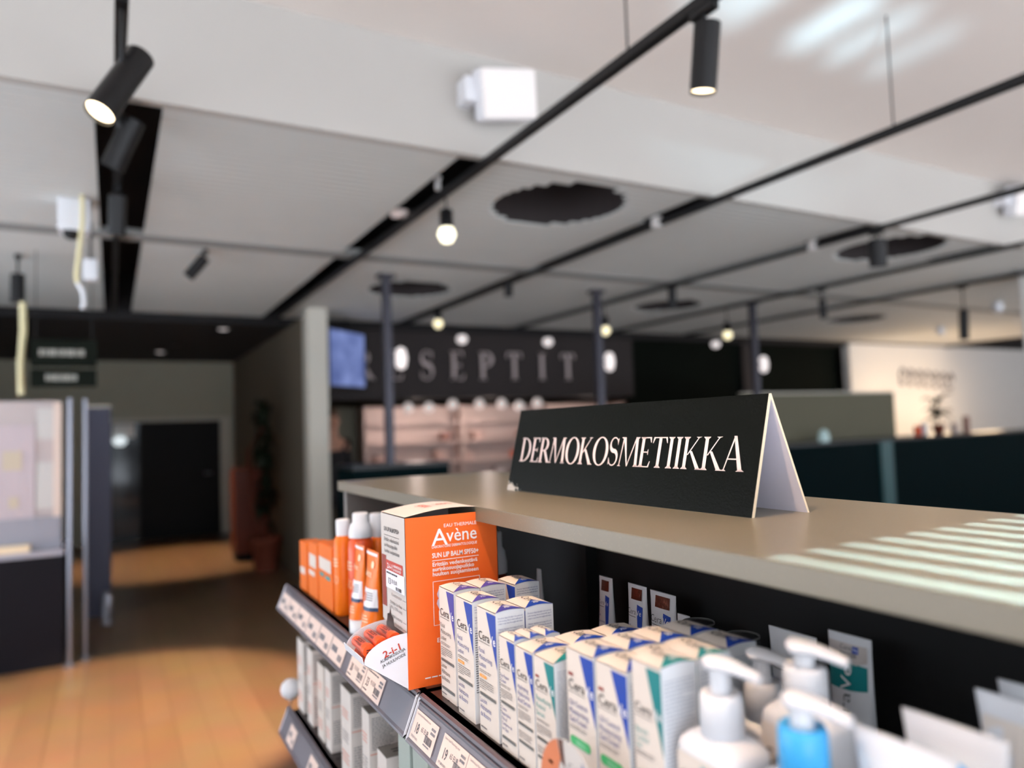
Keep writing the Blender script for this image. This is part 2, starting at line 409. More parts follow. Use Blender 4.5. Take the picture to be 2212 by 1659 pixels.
# hallway
o = MB().box(1.86, 2.0, 8.0, 13.3, FL, 1.28).build('wall_hall', m_wall); struct(o)
mb = MB(); Yh = 13.3
mb.box(-3, 0.0, Yh, Yh+0.1, FL, 1.28).box(0.0, 1.66, Yh, Yh+0.1, 0.28, 1.28).box(1.66, 2.0, Yh, Yh+0.1, FL, 1.28)
struct(mb.build('wall_hall_end', m_wallg))
d = MB().box(0.40, 1.64, Yh+0.02, Yh+0.07, FL, 0.27).build('door_1', m_black); struct(d)
MB().box(0.0, 0.40, Yh+0.03, Yh+0.06, FL, 0.27).build('side_pane', mat('dark_glass', (26, 28, 34), 0.08), d)
mb = MB().box(1.64, 1.80, Yh-0.03, Yh+0.02, FL, 0.33).box(0.0, 1.64, Yh-0.03, Yh+0.02, 0.27, 0.33)
mb.build('door_frame', m_col, d)
o = MB().cyl((1.5, Yh-0.02, -0.62), (1.38, Yh-0.02, -0.62), 0.012).build('handle', m_chrome, d)
MB().lathe([(0.05, -0.02), (0.1, 0.03), (0.1, 0.08), (0.04, 0.13)], (0.12, Yh-0.10, -0.08)).build('wall_lamp', mat('white_shade', (230, 235, 235), 0.4, emit=(220, 230, 235), estr=0.9), d)
MB().box(0.02, 0.34, Yh-0.01, Yh+0.02, 0.02, 0.25).build('notice', m_white, d)

# white column at the hall corner and pale column on the right
o = MB().bbox(1.84, 2.06, 7.78, 8.0, FL, Z1, 0.01).build('column', m_col, origin=(1.95, 7.89, FL)); tag(o, 'pale square column at the corner of the dark hallway', 'column')
o = MB().bbox(7.90, 8.35, 3.30, 3.76, FL, Z1+0.3, 0.015).build('column', m_white, origin=(8.1, 3.5, FL)); tag(o, 'broad white column standing in front of the warm lit white wall', 'column')

# dark fascia over the dispensary with its letters
mb = MB().box(2.06, 7.0, 8.75, 8.95, 0.40, Z1-0.06); fas = mb.build('wall_fascia', m_dark); struct(fas)
mb = MB().box(7.0, 11.9, 8.85, 8.95, -0.4, Z1-0.06); struct(mb.build('wall_dark_right', mat('dark_green_wall', (8, 13, 8), 0.85, spec=0.1, noise=(2, 0.5))))
mb = MB().box(9.4, 9.62, 8.78, 8.85, -0.4, 1.27); struct(mb.build('trim_2', m_dark))
sg = thing('fascia_lettering', 'widely spaced serif capital letters on the dark brown fascia', 'lettering', (4.2, 8.74, 0.63))

# ---- serif glyphs (cap height 1)
def g_stem(P, x, t=0.12, y0=0.0, y1=1.0, ser=0.07, sh=0.035, top=True, bot=True):
    P.append([(x, y0), (x+t, y0), (x+t, y1), (x, y1)])
    if bot: P.append([(x-ser, y0), (x+t+ser, y0), (x+t+ser*0.9, y0+sh*0.5), (x+t, y0+sh*2), (x, y0+sh*2), (x-ser*0.9, y0+sh*0.5)])
    if top: P.append([(x-ser, y1), (x-ser*0.9, y1-sh*0.5), (x, y1-sh*2), (x+t, y1-sh*2), (x+t+ser*0.9, y1-sh*0.5), (x+t+ser, y1)])
def g_ring(P, cx, cy, rx, ry, tx, ty, a0=0, a1=360, n=28):
    for k in range(n):
        a, b = math.radians(a0+(a1-a0)*k/n), math.radians(a0+(a1-a0)*(k+1)/n)
        P.append([(cx+rx*math.cos(a), cy+ry*math.sin(a)), (cx+rx*math.cos(b), cy+ry*math.sin(b)),
                  (cx+(rx-tx)*math.cos(b), cy+(ry-ty)*math.sin(b)), (cx+(rx-tx)*math.cos(a), cy+(ry-ty)*math.sin(a))])
def g_bar(P, x0, y0, x1, y1, t0, t1=None):
    t1 = t0 if t1 is None else t1
    P.append([(x0, y0), (x0+t0, y0), (x1+t1, y1), (x1, y1)])
def glyph(c):
    P = []; T = 0.125; h = 0.035
    if c == 'I': g_stem(P, 0.10, T); w_ = 0.33
    elif c == 'D':
        g_stem(P, 0.08, T); g_ring(P, 0.22, 0.5, 0.50, 0.5, 0.125, 0.035, -90, 90); P.append([(0.1, 0), (0.24, 0), (0.24, h), (0.1, h)]); P.append([(0.1, 1-h), (0.24, 1-h), (0.24, 1), (0.1, 1)]); w_ = 0.78
    elif c == 'E':
        g_stem(P, 0.08, T)
        for y, l in ((0, 0.52), (0.5-h/2, 0.42), (1-h, 0.50)): P.append([(0.1, y), (l, y), (l, y+h), (0.1, y+h)])
        P.append([(0.52, 0), (0.56, 0.2), (0.535, 0.2), (0.46, h)]); P.append([(0.50, 1), (0.52, 0.82), (0.495, 0.82), (0.43, 1-h)]); P.append([(0.42, 0.40), (0.42, 0.60), (0.395, 0.58), (0.38, 0.5), (0.395, 0.42)]); w_ = 0.58
    elif c == 'R' or c == 'P':
        g_stem(P, 0.08, T); g_ring(P, 0.26, 0.73, 0.32, 0.27, 0.125, 0.035, -90, 90)
        for y in (0.46, 1-h): P.append([(0.1, y), (0.27, y), (0.27, y+h), (0.1, y+h)])
        if c == 'R': g_bar(P, 0.58, 0.0, 0.30, 0.48, 0.15, 0.13); P.append([(0.55, 0), (0.79, 0), (0.74, 0.035), (0.58, 0.04)]); w_ = 0.72
        else: w_ = 0.64
    elif c == 'M':
        g_bar(P, 0.07, 0.0, 0.16, 1.0, 0.035, 0.05); P.append([(0.0, 0), (0.18, 0), (0.11, 0.04), (0.06, 0.04)]); P.append([(0.08, 1), (0.08, 0.985), (0.16, 0.94), (0.24, 1)])
        g_bar(P, 0.46, 0.0, 0.16, 1.0, 0.04, 0.12); g_bar(P, 0.46, 0.0, 0.78, 1.0, 0.035, 0.05); g_bar(P, 0.84, 0.0, 0.77, 1.0, 0.125, 0.12)
        P.append([(0.77, 0), (1.03, 0), (1.0, 0.02), (0.96, 0.07), (0.84, 0.07), (0.80, 0.02)]); P.append([(0.78, 1), (0.80, 0.93), (0.89, 0.94), (0.96, 0.985), (0.96, 1)]); w_ = 1.0
    elif c == 'O': g_ring(P, 0.44, 0.5, 0.41, 0.52, 0.135, 0.035, 0, 360, 40); w_ = 0.86
    elif c == 'K':
        g_stem(P, 0.08, T); g_bar(P, 0.20, 0.44, 0.60, 1.0, 0.05, 0.04); P.append([(0.50, 1), (0.54, 0.97), (0.62, 0.965), (0.72, 1)])
        g_bar(P, 0.62, 0.0, 0.29, 0.56, 0.16, 0.10); P.append([(0.58, 0), (0.84, 0), (0.79, 0.035), (0.63, 0.045)]); w_ = 0.78
    elif c == 'S':
        pts = []
        for k in range(13): a = math.radians(25+245*k/12); pts.append((0.28+0.19*math.cos(a), 0.755+0.235*math.sin(a)))
        for k in range(1, 13): a = math.radians(90-245*k/12); pts.append((0.28+0.21*math.cos(a), 0.27+0.255*math.sin(a)))
        N = len(pts)
        for k in range(N-1):
            a, b = Vector(pts[k]), Vector(pts[k+1])
            def wd(i): q = i/(N-1); return 0.018+0.055*math.exp(-((q-0.5)/0.17)**2)
            def nr(i):
                t_ = (Vector(pts[min(i+1, N-1)])-Vector(pts[max(i-1, 0)])).normalized(); return Vector((-t_.y, t_.x))
            n0, n1 = nr(k)*wd(k), nr(k+1)*wd(k+1); P.append([(a+n0)[:], (b+n1)[:], (b-n1)[:], (a-n0)[:]])
        P.append([(0.44, 0.86), (0.47, 0.70), (0.49, 0.98), (0.455, 0.93)]); P.append([(0.06, 0.30), (0.065, 0.03), (0.10, 0.08), (0.13, 0.15)]); w_ = 0.56
    elif c == 'T':
        g_stem(P, 0.27, T, top=False); P.append([(0.03, 1-h), (0.63, 1-h), (0.63, 1), (0.03, 1)]); P.append([(0.03, 1), (0.0, 0.80), (0.025, 0.80), (0.10, 1-h)]); P.append([(0.63, 1), (0.56, 1-h), (0.635, 0.80), (0.66, 0.80)]); w_ = 0.66
    elif c == 'A':
        g_bar(P, 0.07, 0.0, 0.36, 1.02, 0.035, 0.05); g_bar(P, 0.60, 0.0, 0.335, 1.02, 0.145, 0.10); P.append([(0.16, 0.33), (0.62, 0.33), (0.61, 0.365), (0.17, 0.365)])
        P.append([(0.0, 0), (0.19, 0), (0.12, 0.04), (0.065, 0.04)]); P.append([(0.53, 0), (0.82, 0), (0.78, 0.02), (0.74, 0.05), (0.62, 0.05), (0.57, 0.02)]); w_ = 0.82
    return P, w_
def serif_text(pr, s, u, v, h, width, m, gap=0.0):
    tot = sum(glyph(c)[1]+gap for c in s)-gap; sx = width/(tot*h); x = u
    for c in s:
        P, w_ = glyph(c)
        for q in P: pr.poly([(x+a*h*sx, v+b*h) for a, b in q], m)
        x += (w_+gap)*h*sx
# RESEPTIT, each letter its own piece
m_flet = mat('fascia_letter', (196, 178, 176), 0.5)
for c, xc in zip('RESEPTIT', (2.75, 3.17, 3.60, 4.04, 4.48, 4.91, 5.36, 5.80)):
    P, w_ = glyph(c); mb = MB(); h = 0.38
    for q in P: mb.prism([(xc+(a-w_/2)*h*0.95, 8.745, 0.64+b*h) for a, b in q], (0, -0.02, 0))
    mb.build('letter', m_flet, sg)

# television
tv = thing('television', 'flat television with a blue screen mounted under the dark ceiling', 'television', (2.42, 8.0, 0.46))
mb = MB(); A, B = Vector((2.13, 8.05)), Vector((2.72, 8.55))
mb.prism([(A.x, A.y, 0.50), (B.x, B.y, 0.50), (B.x, B.y, 1.20), (A.x, A.y, 1.20)], (0.03, 0.05, 0)); mb.build('housing', m_tvb, tv)
q = (B-A); u = q.normalized(); nn = Vector((u.y, -u.x)); a_, b_ = A+u*0.03+nn*0.004, B-u*0.03+nn*0.004
MB().poly([(a_.x, a_.y, 0.53), (b_.x, b_.y, 0.53), (b_.x, b_.y, 1.17), (a_.x, a_.y, 1.17)]).build('screen', m_screen, tv)
MB().tube([(2.47, 8.36, 1.1), (2.47, 8.45, 1.2), (2.47, 8.45, Z1-0.01)], 0.02).build('bracket', m_blackm, tv)

# dispensary behind: pale lit shelving wall with shelves
sh = thing('dispensary_shelving', 'pale pink lit wall shelving behind the dispensary counter', 'shelving', (4.9, 10.9, FL))
MB().box(3.3, 8.2, 10.8, 10.9, FL, 0.36).build('back_panel', m_pink, sh)
for z in (-0.9, -0.55, -0.22, 0.08): MB().box(3.35, 8.15, 10.5, 10.8, z, z+0.025).build('shelf', m_pink, sh)
for x in (3.3, 4.9, 6.5, 8.15): MB().box(x, x+0.03, 10.5, 10.8, FL, 0.36).build('upright', m_pink, sh)
rn = random.Random(3); cols = [mat('pack_a', (216, 120, 96), 0.6), mat('pack_b', (220, 205, 200), 0.6), mat('pack_c', (190, 160, 150), 0.6), mat('pack_d', (150, 110, 100), 0.6)]
i = 0
for z in (-0.875, -0.525, -0.195):
    x = 3.5
    while x < 6.4:
        wd, hh = 0.10+0.10*rn.random(), 0.10+0.12*rn.random(); i += 1
        if rn.random() < 0.5:
            o = MB().bbox(x, x+wd, 10.55, 10.7, z, z+hh, 0.004).build('medicine_pack', cols[rn.randrange(4)], origin=(x+wd/2, 10.62, z))
            tag(o, 'small blurred medicine pack on the pale lit dispensary shelving', 'box', 'medicine packs on the dispensary shelving')
        x += wd+0.06+0.15*rn.random()
MB_ = MB().box(2.4, 8.2, 9.0, 9.1, FL, 0.38)
# olive door beside the shelving
o = MB().box(2.35, 3.25, 10.75, 10.9, FL, 0.36).build('door_2', mat('olive_door', (104, 98, 80), 0.6)); struct(o)

# person by the column
pr_ = thing('person', 'person in dark clothes standing behind the pale column', 'person', (2.47, 9.2, FL))
def skin_body(name, verts, edges, m, parent, sub=2):
    bm = bmesh.new(); L = bm.verts.layers.skin.verify(); V = []
    for i, (p, r) in enumerate(verts):
        v = bm.verts.new(tuple(p[k]-ORG[parent][k] for k in range(3))); v[L].radius = (r, r) if not isinstance(r, tuple) else r; v[L].use_root = (i == 0); V.append(v)
    for a, b in edges: bm.edges.new((V[a], V[b]))
    me = bpy.data.meshes.new(name); bm.to_mesh(me); bm.free(); me.materials.append(m)
    o = bpy.data.objects.new(name, me); COL.objects.link(o); o.parent = parent; ORG[o] = ORG[parent]
    s1 = o.modifiers.new('skin', 'SKIN'); s1.use_smooth_shade = True; s2 = o.modifiers.new('sub', 'SUBSURF'); s2.levels = sub; s2.render_levels = sub
    return o
bx_, by_ = 2.47, 9.2
V_ = [((bx_, by_, -0.72), (0.15, 0.11)), ((bx_, by_, -0.45), (0.13, 0.10)), ((bx_, by_, -0.18), (0.16, 0.11)), ((bx_, by_, -0.06), (0.07, 0.07)), ((bx_, by_-0.01, 0.03), (0.055, 0.06)), ((bx_, by_-0.02, 0.13), (0.075, 0.09)), ((bx_, by_-0.01, 0.22), (0.07, 0.085)),
      ((bx_-0.17, by_, -0.13), 0.055), ((bx_-0.22, by_, -0.42), 0.042), ((bx_-0.20, by_-0.16, -0.60), 0.032), ((bx_-0.17, by_-0.24, -0.62), 0.03),
      ((bx_+0.17, by_, -0.13), 0.055), ((bx_+0.22, by_, -0.42), 0.042), ((bx_+0.20, by_-0.16, -0.60), 0.032), ((bx_+0.17, by_-0.24, -0.62), 0.03),
      ((bx_-0.09, by_, -0.86), 0.085), ((bx_-0.09, by_, -1.2), 0.06), ((bx_-0.09, by_+0.02, -1.56), 0.042), ((bx_-0.09, by_-0.13, -1.60), 0.035),
      ((bx_+0.09, by_, -0.86), 0.085), ((bx_+0.09, by_, -1.2), 0.06), ((bx_+0.09, by_+0.02, -1.56), 0.042), ((bx_+0.09, by_-0.13, -1.60), 0.035)]
E_ = [(0,1),(1,2),(2,3),(3,4),(4,5),(5,6),(2,7),(7,8),(8,9),(9,10),(2,11),(11,12),(12,13),(13,14),(0,15),(15,16),(16,17),(17,18),(0,19),(19,20),(20,21),(21,22)]
cl_ = {0,1,2,7,8,9,11,12,13,15,16,17,19,20,21}
skin_body('body', [(p, (tuple(k*0.72 for k in r) if isinstance(r, tuple) else r*0.72) if i in cl_ else r) for i, (p, r) in enumerate(V_)], E_, m_skin, pr_)
V2 = [(p, tuple(k*1.14 for k in r) if isinstance(r, tuple) else r*1.16) for p, r in V_]
keep = [0,1,2,7,8,9,11,12,13,15,16,17,19,20,21]; mp_ = {k: i for i, k in enumerate(keep)}
skin_body('dark_clothes', [V2[k] for k in keep], [(mp_[a], mp_[b]) for a, b in E_ if a in mp_ and b in mp_], m_cloth, pr_)
MB().lathe([(0.001, 0.135), (0.05, 0.12), (0.082, 0.07), (0.088, 0.0), (0.07, -0.06)], (bx_, by_+0.025, 0.17), 16).build('hair', m_hair, pr_)
for sx_ in (-1, 1):
    MB().lathe([(0.001, -0.011), (0.011, 0), (0.001, 0.011)], (bx_+sx_*0.032, by_-0.098, 0.145), 8).build('eye', m_ink, pr_)
    MB().lathe([(0.001, -0.03), (0.014, 0), (0.001, 0.03)], (bx_+sx_*0.082, by_-0.01, 0.13), 8).build('ear', m_skin, pr_)
MB().lathe([(0.016, -0.025), (0.012, 0), (0.004, 0.04)], (bx_, by_-0.11, 0.115), 8).build('nose', m_skin, pr_)
MB().box(bx_-0.025, bx_+0.025, by_-0.105, by_-0.095, 0.06, 0.068).build('mouth', m_redd, pr_)

# glowing balls standing in for blurred shelf downlights of the dispensary
for k, x in enumerate((3.62, 3.93, 4.30, 4.73, 5.10, 5.40, 5.72)):
    z = 0.30 if k in (0, 1, 5) else 0.34
    t = thing('downlight_blur', 'small pale ball standing in for a blurred shelf downlight under the lettered fascia', 'lamp', (x, 9.5, z), 'blurred downlight balls under the fascia')
    MB().lathe([(0.001, -0.075), (0.05, -0.055), (0.075, 0.0), (0.05, 0.055), (0.02, 0.075)], (x, 9.5, z), 16).build('globe', m_pale, t)
    MB().cyl((x, 9.5, z+0.07), (x, 9.5, 1.27), 0.008, n=8).build('cord', m_blackm, t)
# round downlights in the dark ceilings
for x, y_, z, lab in ((4.1, 9.1, 1.20, 'round downlight glowing beneath the dark ceiling above the wide lettering'), (5.45, 9.15, 1.20, 'round downlight glowing beneath the dark ceiling above the wide lettering'), (8.7, 9.0, 1.25, 'dim round downlight over the dark green wall'), (1.16, 9.05, 1.27, 'bright round downlight in the black hallway ceiling'), (0.63, 11.7, 1.27, 'dim far downlight deep in the hallway ceiling')):
    yy = y_ if x < 2 else 8.70
    t = thing('downlight', lab, 'lamp', (x, yy, z), 'dispensary downlights' if 'lettering' in lab else None)
    if x < 2:
        MB().lathe([(0.09, 0.0), (0.09, -0.012), (0.075, -0.015)], (x, yy, z), 20).build('ring', m_blackm, t)
        MB().lathe([(0.001, -0.02), (0.05, -0.018), (0.072, -0.006)], (x, yy, z), 20).build('lens', m_down, t)
    else:
        MB().cyl((x, yy, z+0.06), (x, yy, z-0.02), 0.05).build('ring', m_blackm, t)
        MB().lathe([(0.001, -0.085), (0.05, -0.07), (0.075, -0.02), (0.05, 0.03)], (x, yy, z), 16).build('lens', m_down, t)

# teal service counters with posts and lamps
def counter(name, label, x0, x1, top=-0.29):
    t = thing(name, label, 'counter', ((x0+x1)/2, 6.1, FL))
    MB().box(x0, x1, 5.9, 6.35, FL, top-0.03).build('front_panel', m_tealc, t); MB().box(x0-0.01, x1+0.01, 5.88, 6.38, top-0.03, top).build('counter_top', mat('dark_top', (34, 36, 38), 0.4), t); return t
counter('service_counter', 'dark teal service counter below the slim post nearest the hallway', 1.75, 2.62)
c2 = counter('service_counter', 'long dark teal service counter below the olive screen and white wall', 6.3, 13.5, -0.33)
MB().box(8.68, 8.92, 5.87, 5.9, FL, -0.36).build('edge_strip', m_teals, c2)
sc_ = thing('privacy_screen', 'olive grey privacy screen standing on the teal counter', 'screen', (8.3, 6.2, -0.33))
MB().bbox(6.6, 9.52, 6.2, 6.26, -0.33, 0.28, 0.008).build('panel', m_olive, sc_); MB().box(6.6, 9.52, 6.19, 6.27, 0.28, 0.30).build('cap_rail', m_col, sc_)
o = MB().lathe([(0.06, 0), (0.07, 0.05), (0.05, 0.13), (0.001, 0.16)], (7.75, 6.0, -0.33), 16).build('glass_jar', mat('glowing_pale_glass', (190, 214, 214), 0.1, emit=(180, 210, 210), estr=0.15), origin=(7.75, 6.0, -0.33)); tag(o, 'faintly glowing pale glass jar on the counter before the olive screen', 'jar')  # faint emission put into the glass to make the jar shine
posts = [(2.09, 'nearest the hallway column', -0.29), (4.33, 'in the middle of the row of posts', FL), (6.56, 'beside the olive privacy screen', -0.33)]
for x, lab, zb in posts:
    t = thing('counter_post', 'slim grey post with an oval lamp '+lab, 'post', (x, 5.95, zb))
    MB().bbox(x-0.035, x+0.035, 5.915, 5.985, zb, Z1+0.0, 0.006).build('pole', m_pole, t)
    MB().box(x-0.07, x+0.07, 5.89, 6.01, Z1-0.03, Z1).build('ceiling_plate', m_pole, t)
    s = MB().lathe([(0.001, -0.10), (0.04, -0.08), (0.055, 0.0), (0.04, 0.08), (0.001, 0.10)], (x+0.115, 5.93, 0.62), 16).build('oval_lamp', m_down, t)
    MB().cyl((x+0.03, 5.93, 0.62), (x+0.07, 5.93, 0.62), 0.015, n=10).build('lamp_arm', m_pole, t)

# white wall on the right with script mark, little counter plant
o = MB().box(11.95, 19.9, 8.6, 8.75, FL, Z1-0.03).build('wall_white', m_white); struct(o)
mk = thing('wall_mark', 'grey handwritten style mark on the white wall', 'wall mark', (14.3, 8.59, 0.6))
rn = random.Random(5)
for k in range(7):
    x = 13.5+0.27*k; mb = MB(); pth = [(x+0.12*math.cos(a*0.9)*(0.6+0.4*rn.random()), 8.585, 0.70-0.015*k+0.16*math.sin(a)) for a in [j*0.55 for j in range(11)]]
    mb.tube(pth, 0.022, 6); mb.build('stroke', mat('grey_stroke', (120, 114, 118), 0.6) if k == 0 else bpy.data.materials['grey_stroke'], mk)
def plant(t, base, n, lmin, lmax, seed, spread=1.0, up=0.6):
    rn = random.Random(seed)
    for k in range(n):
        a = 2*math.pi*rn.random(); l = lmin+(lmax-lmin)*rn.random(); e = up*(0.3+rn.random()); z0 = base[2]+rn.random()*lmax*0.9*up
        mb = MB(); d_ = Vector((math.cos(a), math.sin(a), 0)); s_ = Vector((-math.sin(a), math.cos(a), 0)); L = []; 
        for j in range(6):
            q = j/5; p = Vector(base)+Vector((0, 0, z0-base[2]))+d_*l*q*spread+Vector((0, 0, l*e*q-l*0.9*q*q)); wd = l*0.16*math.sin(math.pi*min(1, q*0.9+0.08))
            L.append(((p+s_*wd+Vector((0, 0, wd*0.4)))[:], p[:], (p-s_*wd+Vector((0, 0, wd*0.4)))[:]))
        V = [p for r in L for p in r]; F = []
        for j in range(5): F += [(j*3, j*3+1, j*3+4, j*3+3), (j*3+1, j*3+2, j*3+5, j*3+4)]
        mb.add(V, F, 0, True); mb.build('leaf', m_leaf, t)
t = thing('counter_plant', 'small dark leafy plant in a pot before the warm lit wall', 'plant', (10.35, 6.1, -0.33))
MB().lathe([(0.06, 0), (0.085, 0.14), (0.09, 0.15), (0.075, 0.15), (0.07, 0.13)], (10.35, 6.1, -0.33)).build('pot', m_wood, t); plant(t, (10.35, 6.1, -0.17), 26, 0.16, 0.26, 4, 0.9, 1.3)
for x, y_, m_, hh, r, lab in ((9.85, 6.1, m_orange3, 0.13, 0.05, 'short orange tub on the teal counter'), (10.08, 6.15, m_wplast, 0.16, 0.05, 'white tub beside the counter plant'), (10.75, 6.1, m_pink, 0.15, 0.05, 'pale beige tub right of the counter plant pot'), (11.05, 6.1, cols[3], 0.24, 0.045, 'tall brownish red bottle on the teal counter')):
    t = thing('tub', lab, 'container', (x, y_, -0.33)); MB().lathe([(r*0.9, 0), (r, 0.01), (r, hh*0.7), (r*0.95, hh*0.75)], (x, y_, -0.33), 16).build('jar_body', m_, t); MB().lathe([(r*1.03, hh*0.75), (r*1.03, hh), (r*0.9, hh+0.005)], (x, y_, -0.33), 16).build('lid', m_, t)

# hallway furniture and plant
t = thing('wooden_cabinet', 'red brown wooden cabinet against the hallway wall', 'cabinet', (1.58, 10.3, FL))
MB().bbox(1.42, 1.84, 10.1, 10.5, FL+0.1, -0.44, 0.01).build('carcass', m_wood, t); MB().box(1.44, 1.84, 10.12, 10.48, FL, FL+0.1).build('plinth', m_black, t)
for k in range(2): MB().box(1.412, 1.42, 10.11+0.19*k, 10.29+0.19*k, FL+0.14, -0.47).build('cabinet_door', m_wood, t)
t = thing('potted_plant', 'tall dark leafy plant in a terracotta pot beside the hallway column', 'plant', (1.64, 9.25, FL))
MB().lathe([(0.12, 0), (0.17, 0.34), (0.19, 0.35), (0.19, 0.40), (0.165, 0.40), (0.15, 0.34)], (1.64, 9.25, FL)).build('pot', m_terra, t); MB().lathe([(0.001, 0.345), (0.15, 0.345)], (1.64, 9.25, FL)).build('soil', m_soil, t)
MB().tube([(1.64, 9.25, FL+0.33), (1.49, 9.29, -0.8), (1.46, 9.31, -0.2), (1.64, 9.25, 0.1)], 0.016).build('stem', m_wood, t)
rn = random.Random(8)
for k in range(5): plant(t, (1.64, 9.25, -1.1+0.27*k), 15, 0.26, 0.40, 20+k, 0.45, 0.9)

# left side: charcoal display cabinet with poster board, chrome posts, blue grey partition
t = thing('display_cabinet', 'charcoal cabinet with a grey ledge under the pale poster board', 'cabinet', (-1.1, 6.6, FL))
MB().box(-1.9, -0.31, 6.4, 7.0, FL, -0.84).build('carcass', m_cab, t); MB().box(-1.92, -0.31, 6.38, 7.02, -0.84, -0.80).build('ledge', mat('grey_ledge', (176, 172, 182), 0.5), t)
t = thing('poster_board', 'pale pinkish poster board with faded pictures above the charcoal cabinet', 'poster', (-1.1, 6.5, -0.80))
MB().box(-1.9, -0.33, 6.5, 6.54, -0.80, 0.31).build('board', m_poster, t); MB().box(-1.9, -0.33, 6.47, 6.5, -0.80, -0.56).build('lower_strip', mat('grey_strip', (158, 156, 166), 0.5), t)
MB().box(-1.85, -0.50, 6.485, 6.5, -0.56, 0.13).build('sheet', mat('pink_sheet', (200, 184, 188), 0.7), t)
for a, b, c_, d_, m_ in ((-0.49, -0.36, 0.02, 0.26, m_gcard), (-0.49, -0.36, -0.5, -0.15, m_gcard), (-0.70, -0.58, -0.20, -0.06, m_sand), (-0.66, -0.60, -0.48, -0.40, m_sand)): MB().box(a, b, 6.480, 6.485, c_, d_).build('picture', m_, t)
MB().box(-0.38, -0.33, 6.46, 6.5, -0.56, 0.30).build('edge_trim', m_label, t)
o = MB().bbox(-0.85, -0.52, 6.38, 6.46, -0.80, -0.745, 0.01).build('leaflet_stack', m_fold, origin=(-0.68, 6.42, -0.80)); tag(o, 'cream leaflet stack lying on the charcoal cabinet ledge', 'leaflets')
for x, y_, lab in ((-0.27, 6.36, 'slim chrome post at the poster board edge'), (-0.175, 6.5, 'second chrome post close to the blue grey partition')):
    t = thing('chrome_post', lab, 'post', (x, y_, FL)); MB().cyl((x, y_, FL), (x, y_, 0.32), 0.016, n=16).build('tube', m_chrome, t); MB().cyl((x, y_, FL), (x, y_, FL+0.012), 0.05, n=16).build('base_plate', m_chrome, t)
t = thing('partition_panel', 'tall blue grey partition panel beside the chrome posts', 'panel', (-0.1, 8.0, FL)); MB().box(-0.22, 0.0, 7.9, 8.6, FL, 0.31).build('panel', m_bluegr, t); MB().box(-0.22, 0.0, 7.9, 8.6, 0.31, 0.33).build('cap', m_col, t)
t = thing('floor_bollard', 'small grey bollard at the foot of the blue grey partition', 'bollard', (-0.03, 7.6, FL)); MB().lathe([(0.06, 0), (0.06, 0.01), (0.045, 0.015), (0.045, 0.24), (0.03, 0.28), (0.001, 0.29)], (-0.03, 7.6, FL), 16).build('bollard_body', m_chrome, t)
t = thing('direction_sign', 'two dark green boards hanging on wires near the chrome posts', 'sign', (-0.3, 6.0, 0.39))
m_faint = mat('faint_print', (150, 148, 140), 0.6)
for z0, z1_, tx in ((0.53, 0.72, (-0.44, -0.15)), (0.385, 0.51, (-0.40, -0.20))):
    b_ = MB().box(-0.49, -0.09, 5.99, 6.02, z0, z1_).build('board', m_greenb, t)
    p = Print(plane_fn((tx[0], 5.99, (z0+z1_)/2-0.02), (1, 0, 0), (0, 0, 1), (0, -1, 0), 0.001)); p.fine(0, tx[1]-tx[0], 0, 1, 0.05, 0.045, m_faint, 9); p.build('lettering', b_)
for x in (-0.46, -0.12): MB().cyl((x, 6.0, 0.38), (x, 6.0, Z1), 0.003, n=6).build('wire', m_blackm, t)
t = thing('hanging_cord', 'pale yellow kinked cord hanging beside the white security camera', 'cord', (-0.15, 4.55, 0.7)); MB().tube([(-0.137, 4.55, 1.35), (-0.135, 4.55, 1.2), (-0.15, 4.55, 1.05), (-0.165, 4.55, 0.9), (-0.16, 4.55, 0.86)], 0.012).build('upper_length', m_cord, t); MB().tube([(-0.16, 4.55, 0.86), (-0.135, 4.55, 0.82), (-0.128, 4.55, 0.76), (-0.135, 4.55, 0.72)], 0.012).build('lower_length', m_wplast, t)
t = thing('hanging_cord', 'pale yellow cord hanging below the short black spotlight left of the boards', 'cord', (-0.56, 6.15, 0.3)); MB().tube([(-0.55, 6.15, 1.0), (-0.545, 6.15, 0.8), (-0.56, 6.15, 0.55), (-0.555, 6.15, 0.34)], 0.022).build('cord_length', m_cord, t)
t = thing('security_camera', 'white boxy security camera with a dark dome under the slatted ceiling', 'camera', (-0.18, 4.65, 1.14)); MB().bbox(-0.255, -0.10, 4.6, 4.75, 1.165, Z1, 0.012).build('housing', m_wplast, t); MB().lathe([(0.001, -0.05), (0.035, -0.035), (0.045, 0.0)], (-0.19, 4.64, 1.165), 16).build('dome', m_black, t)
t = thing('ceiling_sensor', 'small white sensor hanging under the ceiling right of the kinked cord', 'sensor', (-0.12, 5.1, 1.0)); MB().bbox(-0.15, -0.07, 5.08, 5.16, 0.985, 1.12, 0.015).build('sensor_body', m_wplast, t); MB().cyl((-0.11, 5.12, 1.11), (-0.11, 5.12, Z1), 0.008, n=8).build('stem', m_blackm, t)

